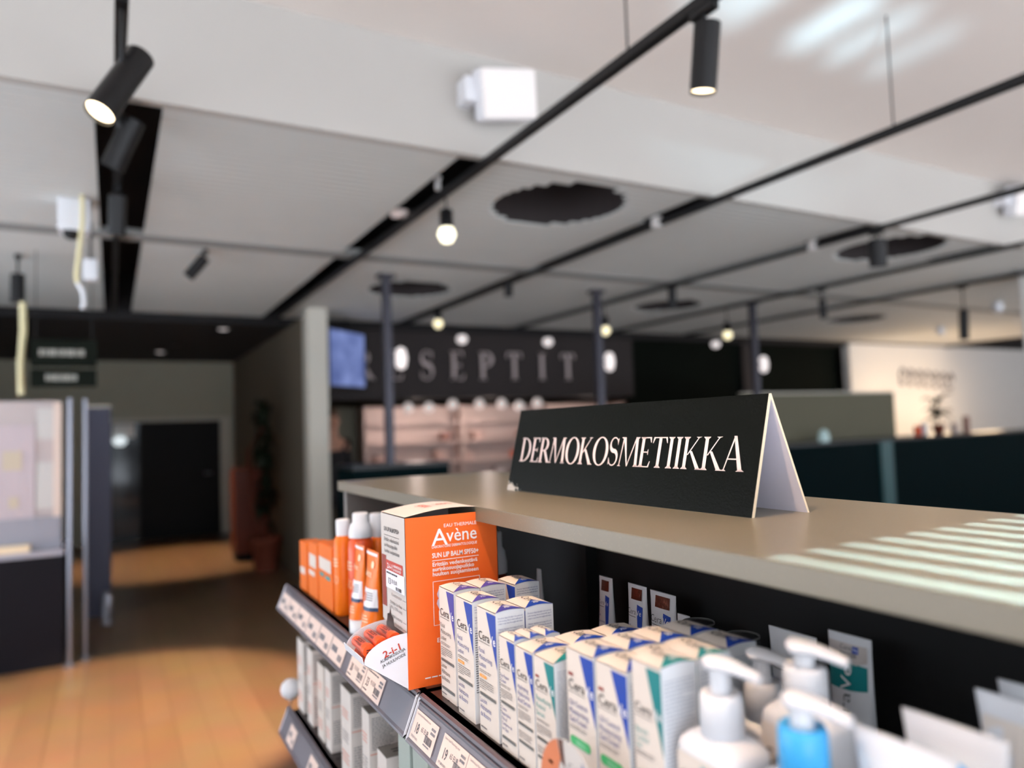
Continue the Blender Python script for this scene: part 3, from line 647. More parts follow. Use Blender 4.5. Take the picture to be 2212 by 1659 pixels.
# ------------------------------------------------------------------ tracks and lamps
TX = (0.03, 1.64, 3.20, 4.79, 6.40, 7.80)
for k, x in enumerate(TX):
    lab = ('black lighting track over the aisle leading to the hallway', 'black lighting track with the bare bulb beside the nearest round opening', 'black lighting track crossing between the nearest two round openings', 'black lighting track passing above the far round openings', 'thin black lighting track behind the second round opening', 'thin black lighting track beside the broad white column')[k]
    t = thing('lighting_track', lab, 'track', (x, 3.5, 1.30)); rr = 0.019
    MB().box(x-rr, x+rr, -1.0, 8.45, 1.30, 1.335).build('rail', m_blackm, t)
    MB().box(x-0.008, x+0.008, -1.0, 8.45, 1.2985, 1.3005).build('groove', m_hole, t)
    for y_ in (0.4, 2.0): MB().cyl((x, y_, 1.33), (x, y_, ZU), 0.004, n=6).build('suspension_wire', m_blackm, t)
def spot(label, x, y, ztop, p0, p1, r=0.042, lit=True, arm=True):
    t = thing('track_spotlight', label, 'spotlight', (x, y, ztop)); p0, p1 = Vector(p0), Vector(p1); a = (p1-p0).normalized()
    MB().cyl(p0, p1, r, n=24, caps=False).cyl(p0-a*0.002, p0, r*0.9, r, n=24).build('barrel', m_blackm, t)
    MB().cyl(p1-a*0.012, p1-a*0.011, r*0.93, n=24).build('lens', m_lemb if lit else mat('dull_lens', (120, 110, 108), 0.4), t)
    if arm:
        mid = p0+(p1-p0)*0.35; MB().box(x-0.016, x+0.016, y-0.05, y+0.05, ztop-0.025, ztop).build('adapter', m_blackm, t); MB().tube([(x, y, ztop-0.02), (x, y, max(mid.z+0.03, mid.z)), mid[:]], 0.008).build('arm', m_blackm, t)
    return t
spot('large black tilted cylinder spotlight glowing on the aisle track', 0.03, 2.36, 1.30, (0.080, 2.415, 1.166), (-0.029, 2.335, 0.938))
spot('dark unlit cylinder spotlight just behind the glowing tilted one', 0.03, 3.28, 1.35, (0.086, 3.30, 1.32), (0.006, 3.36, 1.125), 0.045, False)
spot('upright black cylinder spotlight hanging near the white loudspeaker', 1.64, 1.62, 1.30, (1.66, 1.625, 1.255), (1.66, 1.66, 1.045))
spot('small tilted black spotlight under the slatted ceiling before the hallway', 0.60, 5.6, 1.35, (0.60, 5.6, 1.30), (0.49, 5.65, 1.16), 0.04, False)
spot('short upright black spotlight above the left pale cord', -0.585, 6.2, 1.35, (-0.585, 6.2, 1.21), (-0.585, 6.2, 1.01), 0.045, False)
spot('black spotlight on the second track in front of the fascia lettering', 3.20, 5.75, 1.30, (3.20, 5.75, 1.33), (3.20, 5.76, 1.19), 0.04, False)
spot('black spotlight hanging before the far round opening on the fourth track', 4.79, 5.33, 1.30, (4.79, 5.33, 1.28), (4.79, 5.34, 1.09), 0.04, False)
spot('black spotlight hanging left of the dim last round opening', 6.40, 4.88, 1.30, (6.40, 4.88, 1.19), (6.41, 4.88, 0.995), 0.035, False)
spot('black spotlight in front of the white wall near the broad column', 7.80, 4.25, 1.30, (7.80, 4.25, 1.05), (7.79, 4.26, 0.74), 0.045, False)
spot('stubby black spotlight under the second near round opening', 4.79, 3.17, 1.30, (4.79, 3.17, 1.24), (4.80, 3.18, 1.05), 0.06, False)
# lamps out of the picture that light the shelf (same heads on the same tracks)
def spotlight(label, x, y, tgt, energy, color, size=55, blend=0.6, rad=0.03):
    p = Vector((x, y, 1.16)); d_ = (Vector(tgt)-p).normalized(); p0, p1 = p-d_*0.10, p+d_*0.10
    spot(label, x, y, 1.30, p0, p1)
    ld = bpy.data.lights.new('spot_beam', 'SPOT'); ld.energy = energy; ld.color = color; ld.spot_size = math.radians(size); ld.spot_blend = blend; ld.shadow_soft_size = rad
    lo = bpy.data.objects.new('spot_beam', ld); COL.objects.link(lo); q = p1+d_*0.01; lo.location = (q.x, q.y, q.z+ZC); lo.rotation_euler = d_.to_track_quat('-Z', 'Y').to_euler(); return lo
WARM = (1.0, 0.68, 0.45)
spotlight('aisle track spotlight aimed at the orange boxes on the shelf', 0.03, 1.45, (0.40, 1.15, -0.3), 24, WARM)
spotlight('aisle track spotlight aimed at the blue and cream cartons on the shelf', 0.03, 0.55, (0.40, 0.60, -0.3), 48, WARM)
spotlight('track spotlight beyond the counter aimed down at the black sign', 1.64, 0.62, (0.62, 0.85, -0.1), 27, WARM, 60, 0.6, 0.05)
spotlight('added aisle track spotlight aimed down at the wooden floor', 0.03, 4.2, (-0.05, 4.85, -1.65), 900, (1.0, 0.74, 0.48), 56, 0.3)  # added spotlight that makes the warm patch on the floor
for x, y_, tz, e in ((0.75, 10.8, FL, 420),):
    ld = bpy.data.lights.new('hall_downlight', 'SPOT'); ld.energy = e; ld.color = (1, 0.72, 0.45); ld.spot_size = math.radians(62); ld.spot_blend = 0.5; ld.shadow_soft_size = 0.05
    lo = bpy.data.objects.new('hall_downlight', ld); COL.objects.link(lo); lo.location = (x, y_, 1.22+ZC)
t = thing('downlight', 'recessed downlight over the orange lit hallway floor', 'lamp', (0.75, 10.8, 1.27)); MB().lathe([(0.09, 0.0), (0.09, -0.012), (0.075, -0.015)], (0.75, 10.8, 1.27), 20).build('ring', m_blackm, t)
def pt(loc, e, c, r=0.1):
    ld = bpy.data.lights.new('fill_glow', 'POINT'); ld.energy = e; ld.color = c; ld.shadow_soft_size = r
    lo = bpy.data.objects.new('fill_glow', ld); COL.objects.link(lo); lo.location = (loc[0], loc[1], loc[2]+ZC)
for x in (3.93, 5.10, 7.0): pt((x, 10.0, 0.2), 14, (1, 0.80, 0.72))  # added point fills that brighten the pale shelving
for x in (12.6, 14.2): pt((x, 7.5, 0.0), 45, (1, 0.72, 0.45), 0.25)  # added point fills for the warm wall glow, without any lamp there

# bare bulbs on the tracks
for x, y_, zb, r, lab, m_ in ((1.66, 3.68, 1.09, 0.052, 'bright bare bulb in a black socket near the first round opening', m_bulb), (3.20, 7.40, 1.17, 0.055, 'far bare bulb on the second track before the dark fascia', m_bulb2), (4.79, 6.44, 1.02, 0.055, 'far bare bulb beside the middle slim post', m_bulb2), (6.40, 6.20, 0.99, 0.055, 'far bare bulb left of the third slim post', m_bulb2)):
    t = thing('pendant_bulb', lab, 'bulb', (x, y_, zb)); MB().lathe([(0.001, -r), (r*0.6, -r*0.8), (r, 0), (r*0.75, r*0.7), (r*0.45, r*1.1)], (x, y_, zb), 20).build('glass_bulb', m_, t)
    MB().lathe([(r*0.72, r*0.70), (r*0.72, r*2.7), (r*0.3, r*2.9)], (x, y_, zb), 16).build('socket', m_blackm, t); MB().cyl((x, y_, zb+r*2.8), (x, y_, 1.31), 0.006, n=8).build('cable', m_blackm, t)
# small white devices
for x, y_, lab in ((11.6, 6.7, 'small white ceiling sensor above the white wall edge'), (9.75, 4.9, 'small white ceiling sensor beside the broad white column')):
    t = thing('ceiling_sensor', lab, 'sensor', (x, y_, 1.2)); MB().lathe([(0.001, -0.07), (0.05, -0.05), (0.06, 0.0), (0.06, 0.05)], (x, y_, 1.28), 16).build('sensor_body', m_wplast, t); MB().cyl((x, y_, 1.3), (x, y_, 1.36), 0.02, n=8).build('stem', m_wplast, t)
t = thing('ceiling_sensor', 'white oval sensor inside the dark ceiling slot of the bulb track', 'sensor', (1.60, 4.28, 1.37)); MB().lathe([(0.001, -0.03), (0.05, -0.02), (0.06, 0.01)], (1.60, 4.28, 1.375), 16).build('sensor_body', mat('sensor_pink', (232, 214, 206), 0.5), t); MB().box(1.53, 1.71, 4.25, 4.31, 1.385, 1.40).build('mount', m_blackm, t)
t = thing('track_connector', 'small pale connector on the bulb track near the bulkhead', 'connector', (1.61, 3.66, 1.33)); MB().cyl((1.605, 3.66, 1.335), (1.605, 3.66, 1.40), 0.014).build('connector_pin', m_gcard, t); MB().box(1.59, 1.62, 3.64, 3.68, 1.395, 1.41).build('clip', m_gcard, t)
for x, y_, lab in ((3.18, 3.66, 'pale pink connector clip on the second track'), (4.78, 3.70, 'pale pink connector clip on the third track')):
    t = thing('track_connector', lab, 'connector', (x, y_, 1.29)); MB().bbox(x-0.02, x+0.02, y_-0.03, y_+0.03, 1.285, 1.36, 0.004).build('clip', m_gcard, t)

# loudspeakers on the bulkhead
def loudspeaker(label, x, z, s=1.0):
    t = thing('loudspeaker', label, 'speaker', (x, Y0, z)); R_ = Matrix.Rotation(math.radians(14), 3, 'X') @ Matrix.Rotation(math.radians(-10), 3, 'Y'); c = Vector((x, Y0-0.13, z))
    def bev(hx, hy0, hy1, hz, b):
        m_ = MB(); m_.bbox(-hx, hx, hy0, hy1, -hz, hz, b); m_.v = [tuple(c+R_@Vector(p)) for p in m_.v]; return m_
    bev(0.155, -0.02, 0.075, 0.122, 0.02).build('cabinet', m_wplast, t); bev(0.148, -0.032, -0.018, 0.115, 0.006).build('grille', mat('speaker_grille', (238, 230, 226), 0.6, bump=(900, 0.4)) if 'speaker_grille' not in bpy.data.materials else bpy.data.materials['speaker_grille'], t)
    MB().box(x-0.21, x-0.15, Y0-0.10, Y0, z-0.05, z+0.07).box(x-0.17, x+0.0, Y0-0.07, Y0-0.03, z-0.01, z+0.03).build('bracket', m_wplast, t)
loudspeaker('white boxy loudspeaker mounted on the white ceiling bulkhead', 1.71, 1.63)
loudspeaker('white loudspeaker at the far end of the bulkhead above the broad column', 6.52, 1.70)

# ================================================================== SHELF UNIT
ZS, ZT = -0.35, -0.113                              # product shelf, counter top
YS = 0.925                                          # joint of the two bays
gond = thing('shelf_unit', 'black shop shelving unit with a beige speckled top', 'shelving', (0.65, 0.7, FL))
ct = MB().bbox(0.457, 0.855, -0.75, 1.665, ZT-0.0215, ZT, 0.0012).build('counter_top', m_counter, gond)
MB().box(0.645, 0.667, -0.75, YS-0.001, FL, ZT-0.022).build('back_panel', m_black, gond); MB().box(0.645, 0.667, YS+0.001, 1.64, FL, ZT-0.022).build('back_panel', m_black, gond)
MB().box(0.47, 0.84, 1.64, 1.66, FL, ZT-0.022).build('end_panel', mat('grey_end_panel', (128, 122, 118), 0.5), gond)
MB().box(0.36, 0.66, -0.75, 1.72, FL, FL+0.14).build('plinth', m_black, gond)
for y_ in (YS-0.012, -0.72): MB().box(0.625, 0.645, y_, y_+0.024, FL+0.1, ZT-0.03).build('upright', m_black, gond)
SHZ = (ZS, -0.63, -0.95)
for z in SHZ:
    for a, b in ((-0.72, YS-0.003), (YS+0.006, 1.73)):
        s = MB().box(0.362, 0.645, a, b, z-0.003, z).box(0.362, 0.372, a, b, z-0.03, z).box(0.362, 0.645, a, a+0.002, z-0.03, z).box(0.362, 0.645, b-0.002, b, z-0.03, z).build('shelf', m_shelf, gond)
        p = Print(plane_fn((0, 0, z), (1, 0, 0), (0, 1, 0), (0, 0, 1), 0.0004)); yy = a+0.045
        while yy < b-0.03:
            for xx in (0.378, 0.388): p.pill(xx-0.0, yy, xx+0.007, yy+0.0045, m_hole) if xx < 0.38 else p.pill(xx-0.001, yy+0.001, xx+0.009, yy+0.0055, m_hole)
            yy += 0.05
        p.build('perforations', s)
# price rails: sloping holder with paper labels behind clear film
def rail(z, y0, y1, labels, name):
    X0, X1 = 0.361, 0.339; zt, zb = z+0.0, z-0.054
    t = thing('price_rail', name, 'price rail', (X0, (y0+y1)/2, zb))
    MB().prism([(X0, y0, zt), (X0+0.0012, y0, zt), (X1+0.0012, y0, zb), (X1, y0, zb)], (0, y1-y0, 0)).build('backing', m_rail, t)
    mb = MB(); f = lambda q, off: (X0+(X1-X0)*q-off*0.93, zt+(zb-zt)*q-off*0.37)
    for q0, q1, th in ((0.0, 0.05, 0.004), (0.13, 0.155, 0.0026), (0.95, 1.0, 0.004)):
        a, b, c_, d_ = f(q0, 0), f(q0, th), f(q1, th), f(q1, 0)
        mb.prism([(p[0], y0, p[1]) for p in (a, b, c_, d_)], (0, y1-y0, 0))
    mb.build('lip', m_rail, t)
    for yy in (y0, y1-0.0015):
        a, b, c_, d_ = f(0.0, 0), f(0.0, 0.004), f(1.0, 0.004), f(1.0, 0); MB().prism([(p[0], yy, p[1]) for p in (a, b, c_, d_)], (0, 0.0015, 0)).build('end_edge', m_wcard, t)
    up = Vector((X0-X1, 0, zt-zb)).normalized(); nr = Vector((-0.93, 0, 0.37)).normalized(); nr = (nr-up*nr.dot(up)).normalized()
    for (ly, wd, big, small, per, seed) in labels:
        base = Vector((X1, ly, zb))+up*0.0035+nr*0.0016; hh = 0.036
        lb = MB().add_ret([(base)[:], (base+Vector((0, -wd, 0)))[:], (base+Vector((0, -wd, 0))+up*hh)[:], (base+up*hh)[:]]).build('paper_label', m_label, t)
        p = Print(plane_fn(base, (0, -1, 0), up, nr, 0.0004))
        if big:
            p.text(big, 0.009, 0.0105, 0.0175, m_ink, bold=0.012, sx=0.72); p.text(small, 0.0275, 0.0165, 0.0085, m_ink, sx=0.85)
            p.text('CeraVe Facial Moisturising Lotion' if per else '', 0.004, hh-0.005, 0.0038, m_ink, fit=wd*0.62 if per else None) if per else p.fine(0.004, wd*0.7, hh-0.005, 1, 0.004, 0.002, m_ink, seed)
            p.text(per or '', 0.004, 0.0035, 0.0040, m_ink) if per else p.fine(0.004, 0.022, 0.004, 1, 0.004, 0.002, m_ink, seed+1)
            p.barcode(wd*0.60, 0.009, wd*0.90, 0.0175, m_ink, seed); p.fine(wd*0.6, wd*0.88, 0.0055, 1, 0.004, 0.0018, m_inkg, seed+2); p.fine(wd*0.76, wd*0.95, hh-0.009, 2, 0.005, 0.003, m_inkg, seed+3)
        else:
            p.fine(0.008, wd*0.5, 0.014, 1, 0.01, 0.010, m_inkg, seed); p.barcode(wd*0.62, 0.006, wd*0.9, 0.016, m_inkg, seed)
        p.build('label_print', lb)
    mb = MB(); a, b = f(0.16, 0.0042), f(0.98, 0.0042); mb.add([(a[0], y0, a[1]), (a[0], y1, a[1]), (b[0], y1, b[1]), (b[0], y0, b[1])], [(0, 1, 2, 3)]); o = mb.build('clear_film', m_clear2, t)
def _ar(self, pts): self.add(pts, [tuple(range(len(pts)))]); return self
MB.add_ret = _ar
near_l = [(0.918, 0.072, '18', '65 EUR', '358,65 EUR/l', 3), (0.829, 0.068, '19', '65 EUR', '377,88 EUR/l', 4), (0.760, 0.072, '18', '65 EUR', '358,65 EUR/l', 5), (0.672, 0.07, '16', '95 EUR', '', 6), (0.58, 0.07, '21', '50 EUR', '', 7), (0.48, 0.07, '17', '90 EUR', '', 8)]
far_l = [(1.124, 0.080, '33', '95 EUR', '', 11), (1.208, 0.082, '30', '75 EUR', '', 12), (1.326, 0.084, '', '', '', 13), (1.412, 0.082, '', '', '', 14), (1.500, 0.084, '', '', '', 15), (1.588, 0.084, '', '', '', 16), (1.676, 0.084, '', '', '', 17), (1.755, 0.076, '', '', '', 18)]
rail(ZS, -0.70, YS-0.002, near_l, 'grey price rail with euro labels below the blue and cream cartons')
rail(ZS, YS+0.006, 1.765, far_l, 'grey price rail with euro labels below the orange sunscreens')
rail(-0.63, YS+0.006, 1.765, [(1.70, 0.06, '', '', '', 21), (1.52, 0.06, '', '', '', 22), (1.36, 0.06, '', '', '', 23)], 'grey price rail on the lower shelf below the white cartons')
rail(-0.63, -0.70, YS-0.002, [], 'grey price rail on the lower shelf past the mint cartons')

# ================================================================== SIGN
sg = thing('tent_sign', 'black folded tent sign with pink serif capitals standing on the counter', 'sign', (0.617, 1.145, ZT))
Fa, Fb = Vector((0.617, 1.140, ZT)), Vector((0.632, 0.590, ZT)); Tb = Vector((0.675, 0.594, ZT+0.141)); Ta = Tb+(Fa-Fb)*1.02; Ba, Bb = Vector((0.712, 1.145, ZT)), Vector((0.716, 0.580, ZT))
th = 0.0045
def slab(mbf, A, B, C, D, t):                     # quad ABCD with thickness t along its normal
    n_ = (B-A).cross(D-A).normalized()*t; return [A, B, C, D, A+n_, B+n_, C+n_, D+n_]
n1 = (Fb-Fa).cross(Ta-Fa).normalized(); n1 = n1 if n1.x < 0 else -n1
V8 = [Fa, Fb, Tb, Ta]; V8 = V8+[p-n1*th for p in V8]
mb = MB(); mb.add([p[:] for p in V8], [(0, 1, 2, 3)], 0); mb.add([p[:] for p in V8], [(7, 6, 5, 4)], 1); mb.add([p[:] for p in V8], [(0, 4, 5, 1), (1, 5, 6, 2), (2, 6, 7, 3), (3, 7, 4, 0)], 2); mb.build('front_board', [m_sign, m_signw, m_fold], sg)
n2 = (Bb-Ba).cross(Ta-Ba).normalized(); n2 = n2 if n2.x > 0 else -n2; off = Vector((0.004, 0, 0))
V8 = [Ba, Bb, Tb+off, Ta+off]; V8 = V8+[p-n2*0.003 for p in V8]
mb = MB(); mb.add([p[:] for p in V8], [(3, 2, 1, 0)], 0); mb.add([p[:] for p in V8], [(4, 5, 6, 7)], 1); mb.add([p[:] for p in V8], [(1, 5, 4, 0), (2, 6, 5, 1), (3, 7, 6, 2), (0, 4, 7, 3)], 2); mb.build('back_board', [m_sign, m_signw, m_fold], sg)
def sign_fn(u, v):
    a = Fa.lerp(Fb, u); b = Ta.lerp(Tb, u); return (a.lerp(b, v)+n1*0.0005)[:]
p = Print(sign_fn); L_ = 0.56; H_ = 0.149
serif_text(p, 'DERMOKOSMETIIKKA', 0.046, 0.355, 0.29, 0.917, m_letter)
p.build('lettering', sg)

# ================================================================== CARTONS
def wrap(o_, u_, v_, n_, off=0.0003): return plane_fn(o_, u_, v_, n_, off)
def carton_proto(name, w_, d_, h_, colr, names, opts):
    """carton with its near front bottom corner at the origin; front looks to -X, reading direction -Y, side looks to -Y"""
    t = thing(name, 'proto', 'carton', (0, 0, 0))
    mb = MB(); mb.add([(0,0,0),(d_,0,0),(d_,w_,0),(0,w_,0),(0,0,h_),(d_,0,h_),(d_,w_,h_),(0,w_,h_)], [(3,0,4,7),(0,3,2,1),(2,3,7,6)], 0)
    mb.add([(0,0,0),(d_,0,0),(d_,w_,0),(0,w_,0),(0,0,h_),(d_,0,h_),(d_,w_,h_),(0,w_,h_)], [(0,1,5,4),(1,2,6,5)], 1); body = mb.build('box_body', [m_cream, m_cwhite], t)  # cream front, cool white side: warm and cool light put into the colours
    # arched top flap
    mb = MB(); n = 8; arch = lambda q: h_+0.0008+0.0020*math.sin(math.pi*q)
    for j in range(n):
        a, b = j/n, (j+1)/n
        mb.add([(a*d_, 0, arch(a)), (b*d_, 0, arch(b)), (b*d_, w_, arch(b)), (a*d_, w_, arch(a))], [(0, 1, 2, 3)], 0, True)
        mb.add([(a*d_, 0.0003, h_-0.001), (b*d_, 0.0003, h_-0.001), (b*d_, 0.0003, arch(b)), (a*d_, 0.0003, arch(a))], [(0, 1, 2, 3)], 1)
        mb.add([(a*d_, w_, h_-0.001), (a*d_, w_, arch(a)), (b*d_, w_, arch(b)), (b*d_, w_, h_-0.001)], [(0, 1, 2, 3)], 0)
    flap = mb.build('top_flap', [m_cream, m_cwhite], t)
    # front print: u from +Y edge to the -Y edge
    p = Print(plane_fn((0, w_, 0), (0, -1, 0), (0, 0, 1), (-1, 0, 0)))
    p.poly([(w_*0.50, h_*0.985), (w_, h_*0.985), (w_, h_*0.56)], colr)
    S = w_*0.255; vl = h_*opts.get('logo', 0.745)
    p2 = Print(plane_fn((0, w_, 0), (0, -1, 0), (0, 0, 1), (-1, 0, 0), 0.0006))
    lw = w_*0.60
    p2.text('Cera', w_*0.055, vl, S*1.15, m_ink, fit=lw, bold=0.004); p2.text('Ve', w_*0.665, vl-h_*0.002, S*1.2, m_pwhite, fit=w_*0.30, bold=0.012)
    p2.rect(w_*0.055, vl-h_*0.020, w_*0.66, vl-h_*0.0165, m_ink)
    if opts.get('red'): p2.rect(w_*0.07, vl+h_*0.085, w_*0.25, vl+h_*0.105, m_redd)
    v = vl-h_*0.105; ts = w_*opts.get('ts', 0.165)
    for s_ in names[0]: p2.text(s_, w_*0.06, v, ts, opts.get('ink', m_inkb), sx=0.85); v -= ts*1.02
    v += ts*0.45
    p2.fine(w_*0.06, w_*0.72, v, 2, h_*0.014, h_*0.0055, m_inkg, 3); v -= h_*0.045
    if opts.get('tag'): p2.pill(w_*0.06, v-h_*0.012, w_*0.45, v+h_*0.012, m_otag); p2.text(opts['tag'], w_*0.255, v-h_*0.006, h_*0.017, m_pwhite, 'c'); v -= h_*0.035
    if opts.get('green'):
        p2.pill(w_*0.06, v-h_*0.075, w_*0.80, v-h_*0.015, m_green); p2.rect(w_*0.28, v-h_*0.066, w_*0.62, v-h_*0.024, m_greenl)
    elif opts.get('tealbar'): p2.pill(w_*0.06, v-h_*0.10, w_*0.72, v-h_*0.05, m_inkt)
    else:
        k = 5; p2.fine(w_*0.06, w_*0.85, v, k, h_*0.0165, h_*0.006, m_inkg, 5); v -= h_*0.0165*k+h_*0.01
        p2.pill(w_*0.05, v-h_*0.03, w_*0.92, v-h_*0.004, m_grayb); p2.fine(w_*0.12, w_*0.85, v-h_*0.020, 1, 1, h_*0.007, m_ink, 6); v -= h_*0.085
        for s_ in names[1]: p2.text(s_, w_*0.06, v, ts, opts.get('ink', m_inkb), sx=0.8); v -= ts*1.02
        if v > h_*0.16: p2.fine(w_*0.06, w_*0.85, v, 4, h_*0.0165, h_*0.006, m_inkg, 7); v -= h_*0.07
        if v > h_*0.09: p2.pill(w_*0.05, v-h_*0.03, w_*0.92, v-h_*0.004, m_grayb)
    p4 = Print(plane_fn((0, w_, 0), (0, -1, 0), (0, 0, 1), (-1, 0, 0), 0.0006)); p4.fine(w_*0.06, w_*0.38, h_*0.035, 1, 1, h_*0.012, m_inkg, 8); p4.build('volume_print', body)
    p.build('colour_triangle', body); p2.build('front_lettering', body)
    # top print
    def topfn(off):
        return lambda u, v: (v*d_, w_*(1-u), h_+0.0008+0.0020*math.sin(math.pi*min(1, max(0, v)))+off)
    p = Print(topfn(0.0003)); n = 10
    for j in range(n):                                # violet/blue triangle (1,0) (0.45,0.62) (1,1)
        a, b = j/n, (j+1)/n; ul = lambda q: 1-0.55*(q/0.62 if q < 0.62 else (1-q)/0.38)
        p.poly([(1, a), (1, b), (ul(b), b), (ul(a), a)], opts.get('topc', colr))
    p.build('top_colour', flap)
    p = Print(topfn(0.0007)); sv = 1.0/d_
    P2 = Print(lambda u, v: topfn(0.0007)(u, v))
    for s_, u0, m_, fw in (('Cera', 0.10, m_ink, 0.48), ('Ve', 0.62, m_pwhite, 0.22)):
        V, F, wd = text2d(s_, 0.004, 2); k = fw/wd
        P2.mb.add([P2.fn(u0+a*k, 0.44+b*0.40) for a, b in V], F, P2.mi(m_))
    P2.rect(0.10, 0.40, 0.55, 0.408, m_ink); P2.build('top_lettering', flap)
    # side print
    p = Print(plane_fn((0, 0, 0), (1, 0, 0), (0, 0, 1), (0, -1, 0)))
    if opts.get('sidetext', True):
        v = h_*0.955; ts = d_*0.062
        for s_ in ('Directions: Apply liberally to face and neck', 'in the morning. Avoid contact with eyes. If', 'contact occurs rinse thoroughly with water.', '', 'Utilisation: Appliquer sur le visage et le cou le', 'matin. Eviter le contact avec les yeux. En', 'cas de contact, rincer abondamment a l\'eau.', '', 'Modo de uso: Aplicar generosamente en la', 'cara y el cuello por la mañana.'):
            if s_: p.text(s_, d_*0.07, v, ts*1.15, m_inkb, fit=d_*(0.86 if len(s_) > 36 else 0.62), res=1)
            v -= h_*0.0215
        p.fine(d_*0.07, d_*0.93, v, 26, h_*0.0195, h_*0.008, m_inkg, 11)
    else: p.fine(d_*0.07, d_*0.93, h_*0.93, 40, h_*0.02, h_*0.007, m_inkl, 12)
    p.build('side_print', body)
    return t
used = {}
def put(proto, locs, group=None):
    for (loc, label) in locs:
        c = proto if proto not in used else copy_tree(proto); used[proto] = 1
        place(c, loc); c['label'] = label
        if group: c['group'] = group
    return c
FM = (['Facial', 'Moisturising', 'Lotion'], ['Loción', 'Hidratante', 'de Rostro'])
k1 = carton_proto('skincare_carton', 0.047, 0.037, 0.141, m_violet, FM, dict(ink=m_ink))
put(k1, [((0.380, 0.854, ZS), 'cream lotion carton with a violet triangle beside the orange box'), ((0.4185, 0.855, ZS), 'violet topped lotion carton right behind the one touching the orange box')])
k2 = carton_proto('skincare_carton', 0.047, 0.037, 0.141, m_blue, FM, dict(tag='SPF 30', topc=m_violet))
put(k2, [((0.3755, 0.791, ZS), 'blue triangle lotion carton with orange tag, second from the orange box'), ((0.3745, 0.729, ZS), 'blue triangle lotion carton with orange tag, next to the short eye cream carton'), ])
k2b = carton_proto('skincare_carton', 0.047, 0.037, 0.141, m_blue, FM, dict(tag='SPF 30'))
put(k2b, [((0.413, 0.729, ZS), 'blue lotion carton behind the one next to the eye cream'), ((0.463, 0.843, ZS), 'blue lotion carton standing alone at the back beside the orange box')])
k3 = carton_proto('eye_cream_carton', 0.035, 0.0185, 0.120, m_blue, (['Eye Repair', 'Cream'], ['Crema', 'Reparadora', 'Para el', 'Contorno de', 'los Ojos']), dict(ink=m_inkb, ts=0.15))
put(k3, [((0.374, 0.6865, ZS), 'narrow eye cream carton with a blue triangle at the shelf front'), ((0.3935, 0.6865, ZS), 'narrow eye cream carton, middle of its row of three'), ((0.413, 0.6865, ZS), 'narrow eye cream carton, last in its row of three')])
k4 = carton_proto('serum_carton', 0.035, 0.047, 0.118, m_blue, (['Hydrating', 'Hyaluronic', 'Acid Serum'], []), dict(ink=m_inkb, ts=0.19, sidetext=False))
put(k4, [((0.374, 0.649, ZS), 'hyaluronic serum carton with a blue triangle at the shelf front'), ((0.4225, 0.649, ZS), 'serum carton directly behind the front hyaluronic serum carton'), ((0.471, 0.649, ZS), 'serum carton at the back of the hyaluronic serum row')])
k5 = carton_proto('serum_carton', 0.038, 0.047, 0.118, m_teal, (['Resurfacing', 'Retinol', 'Serum'], []), dict(ink=m_inkt, red=1, ts=0.19, sidetext=False))
put(k5, [((0.374, 0.608, ZS), 'retinol serum carton with a teal triangle between blue cartons')])
k6 = carton_proto('gel_cream_carton', 0.044, 0.037, 0.141, m_blue, (['Oil Control', 'Moisturising', 'Gel-Cream'], []), dict(ink=m_inkb, red=1, green=1, sidetext=False))
L6 = []
for r_, (yy, who) in enumerate(((0.541, 'the row beside the teal serum carton'), (0.4935, 'the row beside the tall teal carton'))):
    for k, x in enumerate((0.374, 0.4125, 0.4505, 0.4885)): L6.append(((x, yy, ZS), ('gel cream carton with a green tag, front of '+who) if k == 0 else ('gel cream carton, %s behind the front one in %s' % (('first', 'second', 'third')[k-1], who))))
put(k6, L6)
k7 = carton_proto('teal_carton', 0.036, 0.037, 0.156, m_teal, (['Blemish', 'Control', 'Gel'], []), dict(ink=m_inkt, tealbar=1, sidetext=False))
put(k7, [((0.374, 0.450, ZS), 'tall carton with a teal triangle at the shelf front behind the pump bottles'), ((0.412, 0.450, ZS), 'tall teal printed carton behind the front one near the pumps')])

# round shelf wobbler in front
t = thing('shelf_wobbler', 'round beige shelf wobbler card with a face picture on the price rail', 'wobbler', (0.335, 0.535, -0.40))
mb = MB(); c = Vector((0.337, 0.532, -0.312)); R_ = 0.044
disc = [(c.x, c.y-R_*math.cos(2*math.pi*k/40), c.z+R_*math.sin(2*math.pi*k/40)) for k in range(40)]
MB().prism(disc, (0.001, 0, 0)).build('card', m_gcard, t)
p = Print(plane_fn(c, (0, -1, 0), (0, 0, 1), (-1, 0, 0), 0.0004))
m_sk2 = mat('printed_skin', (214, 128, 88), 0.5); m_hr2 = mat('printed_hair', (96, 60, 50), 0.5)
face = [(-R_*math.cos(math.radians(a))*0.99, R_*math.sin(math.radians(a))*0.99) for a in range(-50, 75, 8)]
p.poly(face+[(-0.010, 0.026), (-0.016, 0.010), (-0.014, -0.008), (-0.018, -0.028)], m_sk2)
p.poly([(-0.013, 0.0415), (-0.006, 0.0428), (-0.003, 0.020), (-0.009, 0.024)], m_hr2); p.pill(-0.030, 0.016, -0.022, 0.019, m_hr2); p.pill(-0.036, -0.002, -0.026, 0.001, m_hr2)
p.text('Cera', 0.001, 0.020, 0.011, m_inkg, bold=-0.01); p.poly([(0.022, 0.034), (0.034, 0.024), (0.034, 0.004), (0.027, 0.008)], m_inkb); p.poly([(-0.016, 0.010), (0.004, -0.004), (0.004, -0.03), (-0.014, -0.03)], m_cream); p.poly([(-0.003, -0.008), (0.004, -0.012), (0.002, -0.03)], m_inkb)
p.build('card_print', t); MB().tube([(0.338, 0.532, -0.345), (0.337, 0.532, -0.38), (0.340, 0.532, -0.402)], 0.0015, 6).build('clear_stem', m_clear, t)
